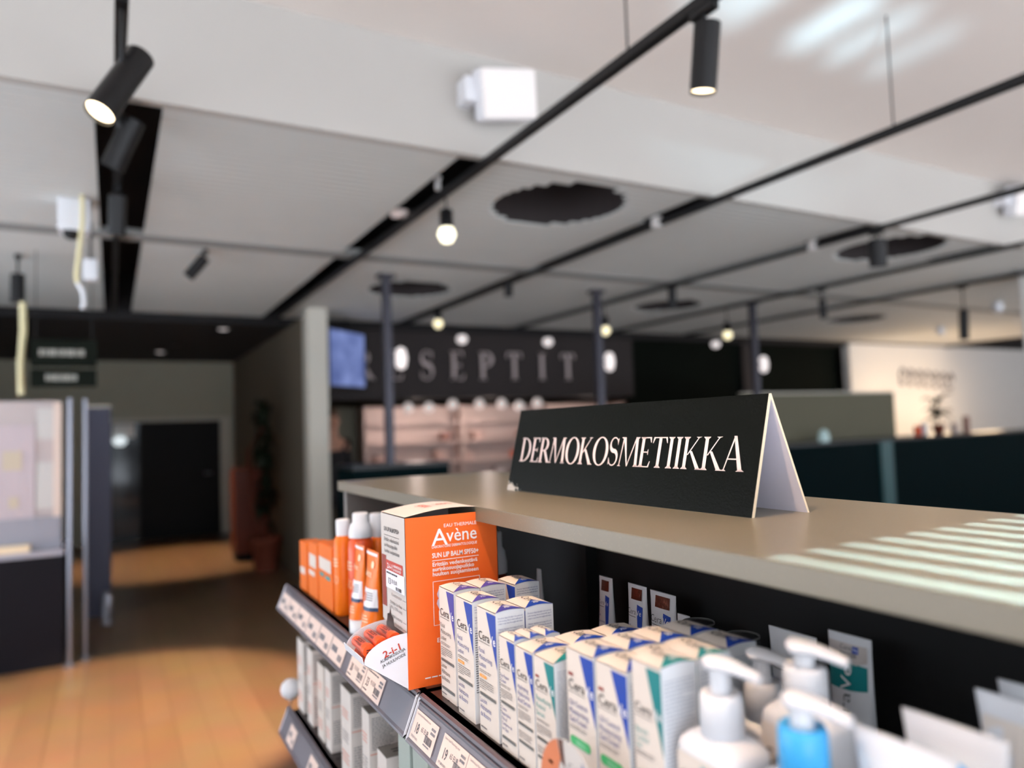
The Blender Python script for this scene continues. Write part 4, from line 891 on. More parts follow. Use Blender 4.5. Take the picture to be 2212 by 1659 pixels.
t = thing('shelf_wobbler', 'small plain white round wobbler at the far end of the lower shelf', 'wobbler', (0.36, 1.80, -0.64)); MB().lathe([(0.001, -0.024), (0.012, -0.021), (0.021, -0.012), (0.024, 0), (0.021, 0.012), (0.012, 0.021), (0.001, 0.024)], (0.372, 1.80, -0.605), 20).build('ball', m_wplast, t); MB().cyl((0.366, 1.775, -0.63), (0.370, 1.79, -0.615), 0.003, n=8).build('stem', m_clear, t)

# ================================================================== PUMP BOTTLES
def rrect(cx, cy, z, hx, hy, e=4.0, n=32):
    out = []
    for k in range(n):
        a = 2*math.pi*k/n; c_, s_ = math.cos(a), math.sin(a)
        out.append((cx+hx*math.copysign(abs(c_)**(2/e), c_), cy+hy*math.copysign(abs(s_)**(2/e), s_), z))
    return out
def pump(label, x, y, zc0, zc1, ztop, hx, hy, m_col_, m_body=None, lab='teal', nz=0.044):
    t = thing('pump_bottle', label, 'bottle', (x, y, ZS)); zb = zc0
    b = MB(); rings = []
    for q, s_ in ((0.0, 0.94), (0.004, 1.0), (zb-ZS-0.012, 1.0), (zb-ZS-0.007, 0.965), (zb-ZS-0.003, 0.87), (zb-ZS-0.0005, 0.70), (zb-ZS+0.001, 0.52)):
        rings.append(rrect(x, y, ZS+q, hx*s_, hy*s_, 4.5 if s_ > 0.9 else 3.2))
    body = b.loft(rings).build('bottle_body', m_body or m_wplast, t)
    MB().lathe([(0.0150, zc0-ZS), (0.0163, zc0-ZS+0.0008), (0.0158, zc1-ZS-0.004), (0.0143, zc1-ZS-0.0005), (0.0138, zc1-ZS), (0.008, zc1-ZS-0.002), (0.001, zc1-ZS-0.002)], (x, y, ZS), 32).build('collar', m_col_, t)
    MB().lathe([(0.0078, zc1-ZS-0.002), (0.0074, ztop-ZS-0.006)], (x, y, ZS), 20).build('stem', m_wplast, t)
    # head: flat teardrop blade with drooping nozzle towards -Y
    mb = MB(); rings = []; dv = Vector((0.36, -0.93)).normalized(); pv = Vector((-dv.y, dv.x))
    for q in range(13):
        f_ = q/12; l_ = -0.0125+f_*nz; dz = -0.012*max(0, f_-0.3)**1.6; wdt = (0.0118*math.sin(math.pi*min(0.5, f_*2.4+0.08)) if f_ < 0.2 else 0.0118-0.0066*(f_-0.2)/0.8); th_ = (0.0058 if f_ > 0.05 else 0.0034)*(1.0-0.35*f_)
        rings.append([(x+dv.x*l_+pv.x*wdt*math.cos(a), y+dv.y*l_+pv.y*wdt*math.cos(a), ztop-0.0055+dz+th_*math.sin(a)) for a in [2*math.pi*k/14 for k in range(14)]])
    mb.loft(rings); mb.build('pump_head', m_wplast, t)
    # label on the -X side
    fx = lambda u, v: (x-hx*1.0-0.0006+0.012*max(0, abs(u/hy)-0.55)**2, y-u, ZS+v)
    p = Print(fx); top = zb-ZS-0.013
    p.rect(-hy*0.82, 0.006, hy*0.82, top, m_cream, 10)
    p2 = Print(lambda u, v: tuple(Vector(fx(u, v))+Vector((-0.0004, 0, 0))))
    cc = {'teal': m_cyan, 'blue': m_blue}[lab]
    p2.poly([(hy*0.02, top*0.97), (hy*0.45, top*0.92), (hy*0.64, top*0.80), (hy*0.68, top*0.60), (hy*0.64, top*0.45)], cc)
    p3 = Print(lambda u, v: tuple(Vector(fx(u, v))+Vector((-0.0008, 0, 0))))
    p3.text('Cera', -hy*0.74, top*0.76, 0.0165, m_ink, fit=hy*0.86, bold=0.0); p3.text('Ve', hy*0.16, top*0.755, 0.0165, m_pwhite, fit=hy*0.4); p5 = Print(p3.fn); p5.fine(-hy*0.74, hy*0.5, top*0.5, 5, 0.006, 0.0022, m_inkg, 4); p5.build('label_fine_print', body)
    p.build('label', body); p2.build('label_colour', body); p3.build('label_lettering', body)
    return t
pump('white pump bottle with a cream label, closest to the tall teal carton', 0.400, 0.413, -0.236, -0.204, -0.178, 0.023, 0.031, m_wplast)
pump('white pump bottle standing deeper on the shelf near the gel cream rows', 0.491, 0.456, -0.257, -0.226, -0.199, 0.022, 0.031, m_wplast)
pump('tall white pump bottle behind the blue collared one', 0.455, 0.381, -0.217, -0.186, -0.168, 0.021, 0.031, m_wplast)
pump('pump bottle with a light blue collar', 0.397, 0.337, -0.236, -0.202, -0.182, 0.021, 0.030, m_bluep, lab='blue')

# ================================================================== TUBES
def tube_fn(x, y, zb, r, wc, h, capH):
    """surface of a crimped tube standing on its cap; crimp runs along Y. returns ring(z-fraction) and fn(u,v) for the -X side"""
    def dims(q):
        q = min(1, max(0, q)); s_ = q**0.9
        return r*(1-s_)+0.0012*s_, r*(1-q)+wc/2*q
    def fn(u, v, off=0.0005):
        q = (v-capH)/(h-capH); a, b = dims(q); s_ = max(-1, min(1, u/b)); return (x-a*math.sqrt(max(0, 1-s_*s_*0.995))-off, y-u, zb+v)
    return dims, fn
def tube_(name, label, x, y, zb, r, wc, h, capH, m_body, m_cap, decor, cat='tube'):
    t = thing(name, label, cat, (x, y, zb)); dims, fn = tube_fn(x, y, zb, r, wc, h, capH); rings = []
    for k in range(15):
        q = k/14; a, b = dims(q); z = zb+capH+(h-capH)*q; rings.append([(x+a*math.cos(g), y+b*math.sin(g), z) for g in [2*math.pi*j/28 for j in range(28)]])
    body = MB().loft(rings).build('tube_body', m_body, t)
    cr = []
    for q in (0.93, 1.0):
        a, b = dims(q); cr.append([(x+(a+0.0003)*math.cos(g), y+(b+0.0001)*math.sin(g), zb+capH+(h-capH)*q+(0.0004 if q == 1.0 else 0)) for g in [2*math.pi*j/28 for j in range(28)]])
    MB().loft(cr).build('crimp', m_body, t)
    MB().lathe([(r*0.94, 0), (r*0.97, 0.002), (r*0.97, capH-0.001), (r*0.9, capH)], (x, y, zb), 28).build('cap', m_cap, t)
    decor(body, fn, h, r, wc); return t
def dec_cera(trim, blue=m_blue, tilt=False, foil=None):
    def f(t, fn, h, r, wc):
        p = Print(lambda u, v: fn(u, v, 0.0006))
        wl = wc*0.42
        p.band([(wl*0.25, h*0.82), (wl*0.85, h*0.80)], [(wl*0.25, h*0.78), (wl*0.68, h*0.36), (wl*0.85, h*0.40)], blue); p.build('colour_mark', t)
        if foil: p = Print(lambda u, v: fn(u, v, 0.0009)); p.rect(-wl*0.55, h*0.86, wl*0.75, h*0.97, foil, 6); p.build('foil_sticker', t)
        p = Print(lambda u, v: fn(u, v, 0.0012)); p.text('Cera', -wl*0.95, h*0.72, wc*0.26, m_ink, fit=wl*1.15, bold=-0.01); p.text('Ve', wl*0.26, h*0.715, wc*0.26, m_pwhite, fit=wl*0.5); p.rect(-wl*0.95, h*0.695, wl*0.2, h*0.70, m_ink, 3)
        v = h*0.60
        for s_ in ('Facial', 'Moisturising', 'Cream'): p.text(s_, -wl*0.95, v, wc*0.12, m_inkb); v -= h*0.06
        p.pill(-wl*0.95, v-h*0.02, wl*0.3, v+h*0.015, m_grayb); p.fine(-wl*0.95, wl*0.4, v-h*0.05, 5, h*0.02, h*0.007, m_inkg, 3); p.build('lettering', t)
    return f
XT = 0.612
tube_('skincare_tube', 'slim standing tube with foil, furthest from the testers along the back panel', XT, 0.846, ZS, 0.016, 0.031, 0.132, 0.02, m_wplast, m_wplast, dec_cera(0, foil=m_bronze))
tube_('skincare_tube', 'middle slim tube with foil corner at the back of the shelf', XT, 0.776, ZS, 0.018, 0.039, 0.133, 0.02, m_wplast, m_wplast, dec_cera(0, foil=m_bronze))
tube_('skincare_tube', 'broad tube with bronze foil at the back, behind the serum cartons', XT, 0.725, ZS, 0.020, 0.049, 0.132, 0.02, m_wplast, m_wplast, dec_cera(0, foil=m_bronze))
tube_('skincare_tube', 'short plain white tube peeking out beside the clear capped jar', XT, 0.688, ZS, 0.012, 0.022, 0.112, 0.015, m_wplast, m_wplast, lambda *a: None)
tube_('skincare_tube', 'wide white tube with a dark blue mark behind the pump heads', XT, 0.526, ZS, 0.022, 0.060, 0.129, 0.02, m_wplast, m_wplast, dec_cera(0))
def dec_tester(t, fn, h, r, wc):
    p = Print(lambda u, v: fn(u, v, 0.0006)); wl = wc/2
    p.band([(-wl*0.9, h*0.88), (-wl*0.3, h*0.86), (wl*0.3, h*0.83), (wl*0.85, h*0.82)], [(-wl*0.9, h*0.65), (wl*0.2, h*0.655), (wl*0.85, h*0.67)], m_teal, 16); p.build('teal_band', t)
    p = Print(lambda u, v: fn(u, v, 0.0010)); p.band([(-wl*0.9, h*0.95), (wl*0.85, h*0.95)], [(-wl*0.9, h*0.885), (-wl*0.3, h*0.845), (wl*0.4, h*0.82), (wl*0.85, h*0.85)], m_silver, 16); p.build('foil_sticker', t)
    p = Print(lambda u, v: fn(u, v, 0.0014)); p.text('Cera', -wl*0.35, h*0.91, wc*0.13, m_ink, bold=-0.01); p.rect(wl*0.22, h*0.895, wl*0.5, h*0.94, m_blue); p.text('Ve', wl*0.24, h*0.907, wc*0.11, m_pwhite); p.text('TESTER', -wl*0.35, h*0.865, wc*0.12, m_ink)
    p.text('Cera', wl*0.22, h*0.32, wc*0.34, m_ink, rot=math.pi/2, fit=h*0.32, bold=-0.012); p.text('Ve', wl*0.22, h*0.655, wc*0.34, m_pwhite, rot=math.pi/2, fit=h*0.15); p.text('Blemish', -wl*0.2, h*0.22, wc*0.13, m_inkt); p.build('lettering', t)
tube_('tester_tube', 'standing tester tube with a silver sticker and teal band', XT, 0.459, ZS, 0.021, 0.046, 0.141, 0.02, m_wplast, m_wplast, dec_tester)
# clear-capped bottles at the back
for y_, lab in ((0.650, 'jar with a clear round cap behind the gel cream cartons, nearest the short tube'), (0.583, 'jar with a clear round cap beside the wide dark blue marked tube')):
    t = thing('clear_capped_jar', lab, 'jar', (0.60, y_, ZS)); MB().lathe([(0.018, 0), (0.019, 0.002), (0.019, 0.075), (0.010, 0.078), (0.010, 0.095), (0.001, 0.096)], (0.60, y_, ZS), 24).build('bottle', m_wplast, t)
    MB().lathe([(0.0185, 0.074), (0.0185, 0.112), (0.017, 0.114), (0.001, 0.114)], (0.60, y_, ZS), 24).lathe([(0.0165, 0.075), (0.0165, 0.110), (0.001, 0.111)], (0.60, y_, ZS), 24).build('clear_cap', m_smoke, t)
    MB().lathe([(0.0178, 0.1125), (0.0188, 0.1125), (0.0188, 0.1145), (0.0178, 0.1145), (0.0178, 0.1125)], (0.60, y_, ZS), 24).build('cap_rim', m_grayb, t)
# white tubes at the near right, one behind another
def dec_big(c_):
    def f(t, fn, h, r, wc):
        wl = wc/2; p = Print(lambda u, v: fn(u, v, 0.0006)); p.rect(-wl*0.85, h*0.15, wl*0.85, h*0.91, m_cwhite if c_ is m_bluep else m_cream, 8); p.build('label', t)
        p = Print(lambda u, v: fn(u, v, 0.0011)); p.band([(wl*0.15, h*0.87), (wl*0.75, h*0.81)], [(wl*0.15, h*0.83), (wl*0.35, h*0.66), (wl*0.75, h*0.56)], c_); p.build('colour_mark', t)
        p = Print(lambda u, v: fn(u, v, 0.0015)); p.text('Cera', -wl*0.7, h*0.66, wc*0.2, m_inkg, fit=wl*0.85); p.build('lettering', t)
    return f
for x, yc, hh, c_, lab in ((0.418, 0.282, 0.151, m_bluep, 'white tube with a wide crimp, first of the tubes beside the blue collared pump'), (0.458, 0.274, 0.155, m_bluep, 'white tube with a light blue mark, second beside the blue collared pump'), (0.522, 0.262, 0.158, m_cyan, 'beige labelled tube with a small blue mark near the white tubes'), (0.562, 0.268, 0.155, m_cyan, 'pale tube at the very back of the crimped tube row')):
    tube_('lotion_tube', lab, x, yc, ZS, 0.019, 0.066, hh, 0.025, m_wplast, m_wplast, dec_big(c_))

# ================================================================== ORANGE LIP BALM BOX
bx = thing('lip_balm_box', 'large orange and white lip balm display box with an open tray', 'display box', (0.42, 0.99, ZS))
X0, X1, YN, YFb, ZB, ZTp = 0.349, 0.491, 0.942, 1.040, ZS, -0.121
mb = MB(); mb.add([(X0,YN,ZB),(X1,YN,ZB),(X1,YN,ZTp),(X0,YN,ZTp)], [(0,1,2,3)], 0); oside = mb.build('orange_side', m_orange, bx)
MB().box(X1-0.001, X1, YN, YFb, ZB, ZTp).box(X0+0.001, X1, YFb-0.001, YFb, ZB, ZTp).box(X0, X1, YN+0.0005, YFb, ZB, ZB+0.001).build('box_body', m_gcard, bx)
zo = -0.276                                          # upper edge of the tray opening
# front panel with a star-shaped finger notch in its lower edge
yc = 1.008; nt_ = [(yc+0.016, zo), (yc+0.013, zo+0.012), (yc+0.0045, zo+0.014), (yc, zo+0.026), (yc-0.0045, zo+0.014), (yc-0.013, zo+0.010), (yc-0.016, zo)]
pl = [(X0, YFb, ZTp), (X0, YFb, zo+0.003)]+[(X0, a, b) for a, b in nt_]+[(X0, YN, zo-0.001), (X0, YN, ZTp)]
fpan = MB().prism(pl, (0.0008, 0, 0)).build('front_panel', m_gcard, bx)
mb = MB(); n = 10
for j in range(n):
    a, b = j/n, (j+1)/n; za = lambda q: ZTp+0.001+0.0085*math.sin(math.pi*min(1, q*0.92+0.02))
    mb.add([(X0+(X1-X0)*a, YN-0.001, za(a)), (X0+(X1-X0)*b, YN-0.001, za(b)), (X0+(X1-X0)*b, YFb, za(b)), (X0+(X1-X0)*a, YFb, za(a))], [(0, 1, 2, 3)], 0, True)
    mb.add([(X0+(X1-X0)*a, YFb, ZTp), (X0+(X1-X0)*b, YFb, ZTp), (X0+(X1-X0)*b, YFb, za(b)), (X0+(X1-X0)*a, YFb, za(a))], [(0, 1, 2, 3)], 0)
lid = mb.build('lid_flap', m_gcard, bx)
tf = lambda u, v: (X0+(X1-X0)*v, YN+(YFb-YN)*(1-u), ZTp+0.001+0.0085*math.sin(math.pi*min(1, v*0.92+0.02))+0.0006)
p = Print(tf)
for s_, u, v, s1, s2 in (('AJAN', 0.28, 0.30, 0.16, 0.15), ('8', 0.42, 0.48, 0.26, 0.19), ('Erittäin', 0.30, 0.62, 0.10, 0.05), ('HUULET', 0.28, 0.80, 0.13, 0.09)):
    V, F, wd = text2d(s_, 0.01, 2); p.mb.add([p.fn(u+a*s1, v+b*s2*0.9) for a, b in V], F, p.mi(m_red))
p.build('lid_print', lid)
# orange side print (u along +X, v up)
WB, HB = X1-X0, ZTp-ZB
p = Print(plane_fn((X0, YN, ZB), (1, 0, 0), (0, 0, 1), (0, -1, 0), 0.0005)); TL = WB*0.275; TR = WB*0.765
def vv(q): return HB*(1-q)
p.text('EAU THERMALE', WB*0.405, vv(0.075), 0.0068, m_pwhite, fit=TR-WB*0.405)
# wordmark: drawn large A, rest smaller
p.text('A', TL, vv(0.180), 0.0330, m_pwhite, fit=0.0245, bold=0.004); p.text('vène', TL+0.0225, vv(0.163), 0.0262, m_pwhite, fit=TR-TL-0.0225, bold=0.006)
p.text('LABORATOIRE DERMATOLOGIQUE', TL, vv(0.195), 0.0052, m_pwhite, fit=TR-TL, bold=0.01)
p.text('SUN LIP BALM SPF50+', TL, vv(0.252), 0.0094, m_pwhite, fit=TR-TL+0.002, bold=0.022); p.rect(TL, vv(0.271), TR+0.002, vv(0.267), m_pwhite)
p.text('Erittäin vedenkestävä', TL, vv(0.303), 0.0078, m_pwhite, fit=TR-TL, bold=0.02); p.text('aurinkosuojapuikko', TL, vv(0.332), 0.0078, m_pwhite, fit=(TR-TL)*0.92, bold=0.02); p.text('huulten suojaamiseen', TL, vv(0.361), 0.0078, m_pwhite, fit=TR-TL+0.001, bold=0.02)
p.frame(TL, vv(0.655), TR+0.003, vv(0.392), 0.0008, m_pwhite)
p.text('8', TL+0.006, vv(0.56), 0.042, mat('lilac_print', (206, 204, 230), 0.5), bold=0.05); p.text('K', TL+0.007, vv(0.625), 0.018, m_pwhite, bold=0.03); p.text('Eri', TL+0.004, vv(0.755), 0.0085, m_pwhite, bold=0.02); p.build('side_lettering', oside); p = Print(plane_fn((X0, YN, ZB), (1, 0, 0), (0, 0, 1), (0, -1, 0), 0.0005)); p.fine(WB*0.17, WB*0.6, vv(0.955), 1, 1, 0.0016, m_pwhite, 5); p.build('fine_print', oside)
# front panel print (u along -Y)
W2 = YFb-YN
p = Print(plane_fn((X0, YFb, ZB), (0, -1, 0), (0, 0, 1), (-1, 0, 0), 0.0005))
p.text('SUN LIP BALM SPF50+', W2*0.14, vv(0.105), 0.0085, m_ink, fit=W2*0.64, bold=0.02); p.rect(W2*0.14, vv(0.133), W2*0.78, vv(0.130), m_ink)
for k, s_ in enumerate(('Erittäin vedenkestävä', 'aurinkosuojapuikko', 'huulten suojaamiseen')): p.text(s_, W2*0.14, vv(0.168+0.036*k), 0.0078, m_ink, fit=W2*(0.62, 0.56, 0.64)[k], bold=0.005)
p.rect(W2*0.02, vv(0.58), W2*0.20, vv(0.26), m_redd); p.rect(W2*0.20, vv(0.375), W2*0.90, vv(0.285), m_red)
p.build('front_blocks', fpan)
p = Print(plane_fn((X0, YFb, ZB), (0, -1, 0), (0, 0, 1), (-1, 0, 0), 0.0009))
p.text('2-i-1', W2*0.26, vv(0.335), 0.0105, m_pwhite, fit=W2*0.22, bold=0.02); p.text('AURINKOSUOJA', W2*0.52, vv(0.315), 0.0048, m_pwhite, fit=W2*0.34, bold=0.02); p.text('JA HUULIVOIDE', W2*0.52, vv(0.337), 0.0048, m_pwhite, fit=W2*0.32, bold=0.02)
p.rect(W2*0.20, vv(0.455), W2*0.97, vv(0.345), m_wcard)
for k, s_ in enumerate(('Kuivattamaton', 'Erittäin korkea', 'UVB- ja UVA-suoja', 'Miellyttävä koostumus', 'Hajusteeton')):
    q = (0.495, 0.545, 0.575, 0.625, 0.668)[k]; p.text(s_, W2*0.84, vv(q), 0.0066, m_inkg if k in (0, 2, 4) else m_ink, 'r', fit=min(W2*0.52, W2*0.032*len(s_)))
    if k != 2: p.rect(W2*0.88, vv(q)+0.001, W2*1.0, vv(q)+0.0016, m_inkg)
p.build('front_lettering', fpan)
p = Print(plane_fn((X0, YFb, ZB), (0, -1, 0), (0, 0, 1), (-1, 0, 0), 0.0013)); p.text('13', W2*0.28, vv(0.428), 0.0125, m_ink, fit=W2*0.13, bold=0.01); p.text('70 EUR', W2*0.44, vv(0.418), 0.008, m_ink, fit=W2*0.24); p.fine(W2*0.24, W2*0.75, vv(0.366), 1, 1, 0.0022, m_ink, 6); p.barcode(W2*0.62, vv(0.449), W2*0.86, vv(0.428), m_ink, 7); p.build('price_sticker', fpan)
# tray with quarter-round wings
def wing(y, parent, m_):
    pts = [(X0, zo+0.002)]
    for k in range(1, 11):
        a = math.radians(90*k/10); pts.append((X0-0.060*math.sin(a), zo+0.002-0.030*(1-math.cos(a))))
    pts += [(0.289, -0.306), (X0, ZB+0.001)]
    return MB().prism([(a, y, b) for a, b in pts], (0, 0.0009, 0)).build('tray_wing', m_, parent)
nwing = wing(YN, bx, m_wcard); wing(1.026, bx, m_wcard)
MB().prism([(X0, YN, ZB+0.001), (0.289, YN, -0.306), (0.2885, YN, -0.305), (X0-0.0005, YN, ZB+0.002)], (0, 1.027-YN, 0)).build('tray_floor', m_wcard, bx)
MB().prism([(0.289, YN+0.001, -0.306), (0.2882, YN+0.001, -0.306), (0.286, YN+0.001, -0.296), (0.2868, YN+0.001, -0.296)], (0, 1.026-YN, 0)).build('tray_lip', m_wcard, bx)
sl = math.atan2(0.044, 0.060)                        # slope of the tray
fn_ = plane_fn((X0-0.034, YN, ZB+0.044), (1, 0, 0), (0, 0, 1), (0, -1, 0), 0.0006); p = Print(fn_)
p.text('2-i-1', 0.001, 0.0045, 0.0125, m_red, bold=0.02, rot=0.32, fit=0.025); p.text('AURINKOSUOJA', -0.004, -0.0015, 0.0056, m_ink, bold=0.012, rot=0.32, fit=0.037); p.text('JA HUULIVOIDE', -0.001, -0.0075, 0.0056, m_ink, bold=0.012, rot=0.32, fit=0.034); p.build('tray_lettering', nwing)
# lip balms in the tray (things of their own)
for k, (x, z, lab) in enumerate(((0.2985, -0.2915, 'orange lip balm stick at the outer lip of the tray'), (0.316, -0.285, 'orange lip balm stick in the middle of the tray'), (0.3345, -0.2815, 'orange lip balm stick closest to the box in the tray'))):
    t = thing('lip_balm', lab, 'lip balm', (x, 0.985, z)); r = 0.0088
    MB().cyl((x, 0.949, z), (x, 0.961, z), r, n=24).build('stick_base', m_orange3, t); MB().cyl((x, 0.961, z), (x, 1.008, z), r*0.80, n=20).build('stick', m_orange3, t)
    mb = MB(); mb.cyl((x, 0.961, z), (x, 1.010, z), r*0.97, n=24, caps=False).cyl((x, 1.010, z), (x, 1.014, z), r*0.97, r*0.75, n=24).build('clear_sleeve', m_clear2, t)
    p = Print(lambda u, v, x=x, z=z: (x+(r*0.99)*math.sin(u/r), 0.951+v, z+(r*0.99)*math.cos(u/r)))
    for q in range(6): p.rect(-0.008+0.0032*q, 0.016+0.004*(q % 2), -0.0066+0.0032*q, 0.045, m_redd)
    for s_, u in (('SPF50+', -0.006), ('SUN LIP', 0.000)):
        V, F, wd = text2d(s_, 0.01, 1); p.mb.add([p.fn(u-b*0.005, 0.014+a*0.0075) for a, b in V], F, p.mi(m_ink))
    p.build('stick_print', t)
    p = Print(plane_fn((x, 0.949, z), (1, 0, 0), (0, 0, 1), (0, -1, 0), 0.0003)); p.fine(-0.004, 0.005, 0.001, 2, 0.003, 0.0018, m_ink, 30+k); p.build('base_print', t)
for x, z in ((0.305, -0.307), (0.3235, -0.308)):
    t = thing('lip_balm', 'orange lip balm stick lying underneath in the tray', 'lip balm', (x, 0.985, z), 'lip balms lying underneath'); MB().cyl((x, 0.95, z), (x, 0.962, z), 0.0088, n=20).build('stick_base', m_orange3, t); MB().cyl((x, 0.962, z), (x, 1.012, z), 0.0084, n=20).build('clear_sleeve', m_orange3, t)

# ================================================================== ORANGE SUNSCREENS
def ocarton(label, y0, y1, h, decor):
    t = thing('sunscreen_carton', label, 'carton', (0.375, y0, ZS)); body = MB().bbox(0.376, 0.415, y0, y1, ZS, ZS+h, 0.0008).build('box_body', m_orange2, t); MB().box(0.378, 0.413, y0+0.001, y1-0.001, ZS+h, ZS+h+0.001).build('top_flap', m_orange2, t)
    W_ = y1-y0; p = Print(plane_fn((0.376, y1, ZS), (0, -1, 0), (0, 0, 1), (-1, 0, 0), 0.0006)); decor(p, W_, h); p.build('front_print', body)
ocarton('orange sunscreen carton at the far end of the shelf', 1.636, 1.698, 0.106, lambda p, W_, h: p.rect(W_*0.1, h*0.34, W_*0.8, h*0.48, m_cream))
ocarton('orange sunscreen carton with two pale blocks, second from the far end', 1.540, 1.618, 0.114, lambda p, W_, h: (p.rect(W_*0.15, h*0.56, W_*0.9, h*0.80, m_cream), p.rect(W_*0.1, h*0.40, W_*0.75, h*0.49, m_cream)))
ocarton('wide orange sunscreen carton with a pale panel and two teal marks', 1.424, 1.528, 0.124, lambda p, W_, h: (p.rect(W_*0.06, h*0.58, W_*0.95, h*0.78, m_cream), p.rect(W_*0.12, h*0.47, W_*0.42, h*0.53, m_inkt), p.rect(W_*0.55, h*0.46, W_*0.88, h*0.52, m_inkt)))
def obottle(label, x, y, r, hb, ht, m_b, sp=True, txt='50'):
    t = thing('sunscreen_bottle', label, 'bottle', (x, y, ZS))
    body = MB().lathe([(r*0.92, 0), (r, 0.003), (r, hb*0.86), (r*0.93, hb*0.95), (r*0.72, hb)], (x, y, ZS), 28).build('bottle_body', m_b, t)
    if sp: MB().lathe([(r*0.92, hb), (r*0.92, hb+(ht-hb)*0.25), (r*0.80, hb+(ht-hb)*0.52), (r*0.62, hb+(ht-hb)*0.62), (r*0.62, ht-0.003), (r*0.55, ht), (0.001, ht)], (x, y, ZS), 28).build('spray_cap', m_wplast, t)
    else: MB().lathe([(r*0.72, hb), (r*0.74, ht-0.003), (r*0.66, ht), (0.001, ht)], (x, y, ZS), 28).build('cap', m_wplast, t)
    p = Print(lambda u, v: (x-(r+0.0005)*math.cos(u/r), y-(r+0.0005)*math.sin(u/r), ZS+v)); p.text(txt, -0.010, hb*0.40, 0.024, mat('pale_orange_print', (250, 170, 120), 0.5), bold=0.01); p.fine(-0.012, 0.014, hb*0.70, 3, 0.006, 0.003, m_fold, 5); p.build('front_print', body); return t
obottle('orange bottle with a white cap beside the wide orange carton', 0.393, 1.400, 0.0185, 0.150, 0.181, m_orange2, False)
obottle('orange red spray bottle with a tall white cap', 0.408, 1.335, 0.024, 0.153, 0.198, m_orange3)
obottle('orange bottle with a narrow white cap behind the sunscreen tubes', 0.447, 1.352, 0.021, 0.148, 0.192, m_orange2, False)
def dec_sun(t, fn, h, r, wc):
    wl = wc*0.5; p = Print(lambda u, v: fn(u, v, 0.0006)); p.rect(-wl*0.62, h*0.40, wl*0.85, h*0.60, m_wcard, 8); p.rect(-wl*0.55, h*0.36, wl*0.85, h*0.40, m_navy, 8); p.build('label', t); p = Print(lambda u, v: fn(u, v, 0.0009)); p.rect(-wl*0.9, h*0.955, wl*0.9, h*0.985, m_wcard, 8); p.build('top_band', t)
    p = Print(lambda u, v: fn(u, v, 0.0012)); p.text('Avène', -wl*0.55, h*0.72, wc*0.30, m_fold, fit=wl*0.95, bold=0.005); p.text('50', -wl*0.6, h*0.455, wc*0.34, m_orange, bold=0.01); p.fine(wl*0.1, wl*0.7, h*0.55, 4, h*0.025, h*0.01, m_inkg, 5); p.fine(-wl*0.5, wl*0.5, h*0.30, 3, h*0.03, h*0.012, m_fold, 6)
    for k in range(14): a, b = 2*math.pi*k/14, 2*math.pi*(k+1)/14; c0 = (wl*0.42, h*0.86); p.poly([c0, (c0[0]+0.006*math.cos(a), c0[1]+0.006*math.sin(a)), (c0[0]+0.006*math.cos(b), c0[1]+0.006*math.sin(b))], m_fold)
    p.build('lettering', t)
tube_('sunscreen_tube', 'orange sunscreen tube on a white cap, nearer the spray bottle', 0.384, 1.262, ZS, 0.0215, 0.052, 0.150, 0.024, m_orange2, m_wplast, dec_sun)
tube_('sunscreen_tube', 'orange sunscreen tube on a white cap, touching the lip balm box side', 0.384, 1.190, ZS, 0.0225, 0.062, 0.149, 0.024, m_orange2, m_wplast, dec_sun)
obottle('dark orange bottle with a grey cap hidden behind the lip balm box', 0.530, 1.03, 0.022, 0.120, 0.185, mat('amber_plastic', (120, 40, 16), 0.4), True)
tube_('skincare_tube', 'narrow white tube edge standing behind the lip balm box', 0.585, 0.985, ZS, 0.011, 0.012, 0.125, 0.02, m_wplast, m_wplast, lambda *a: None)

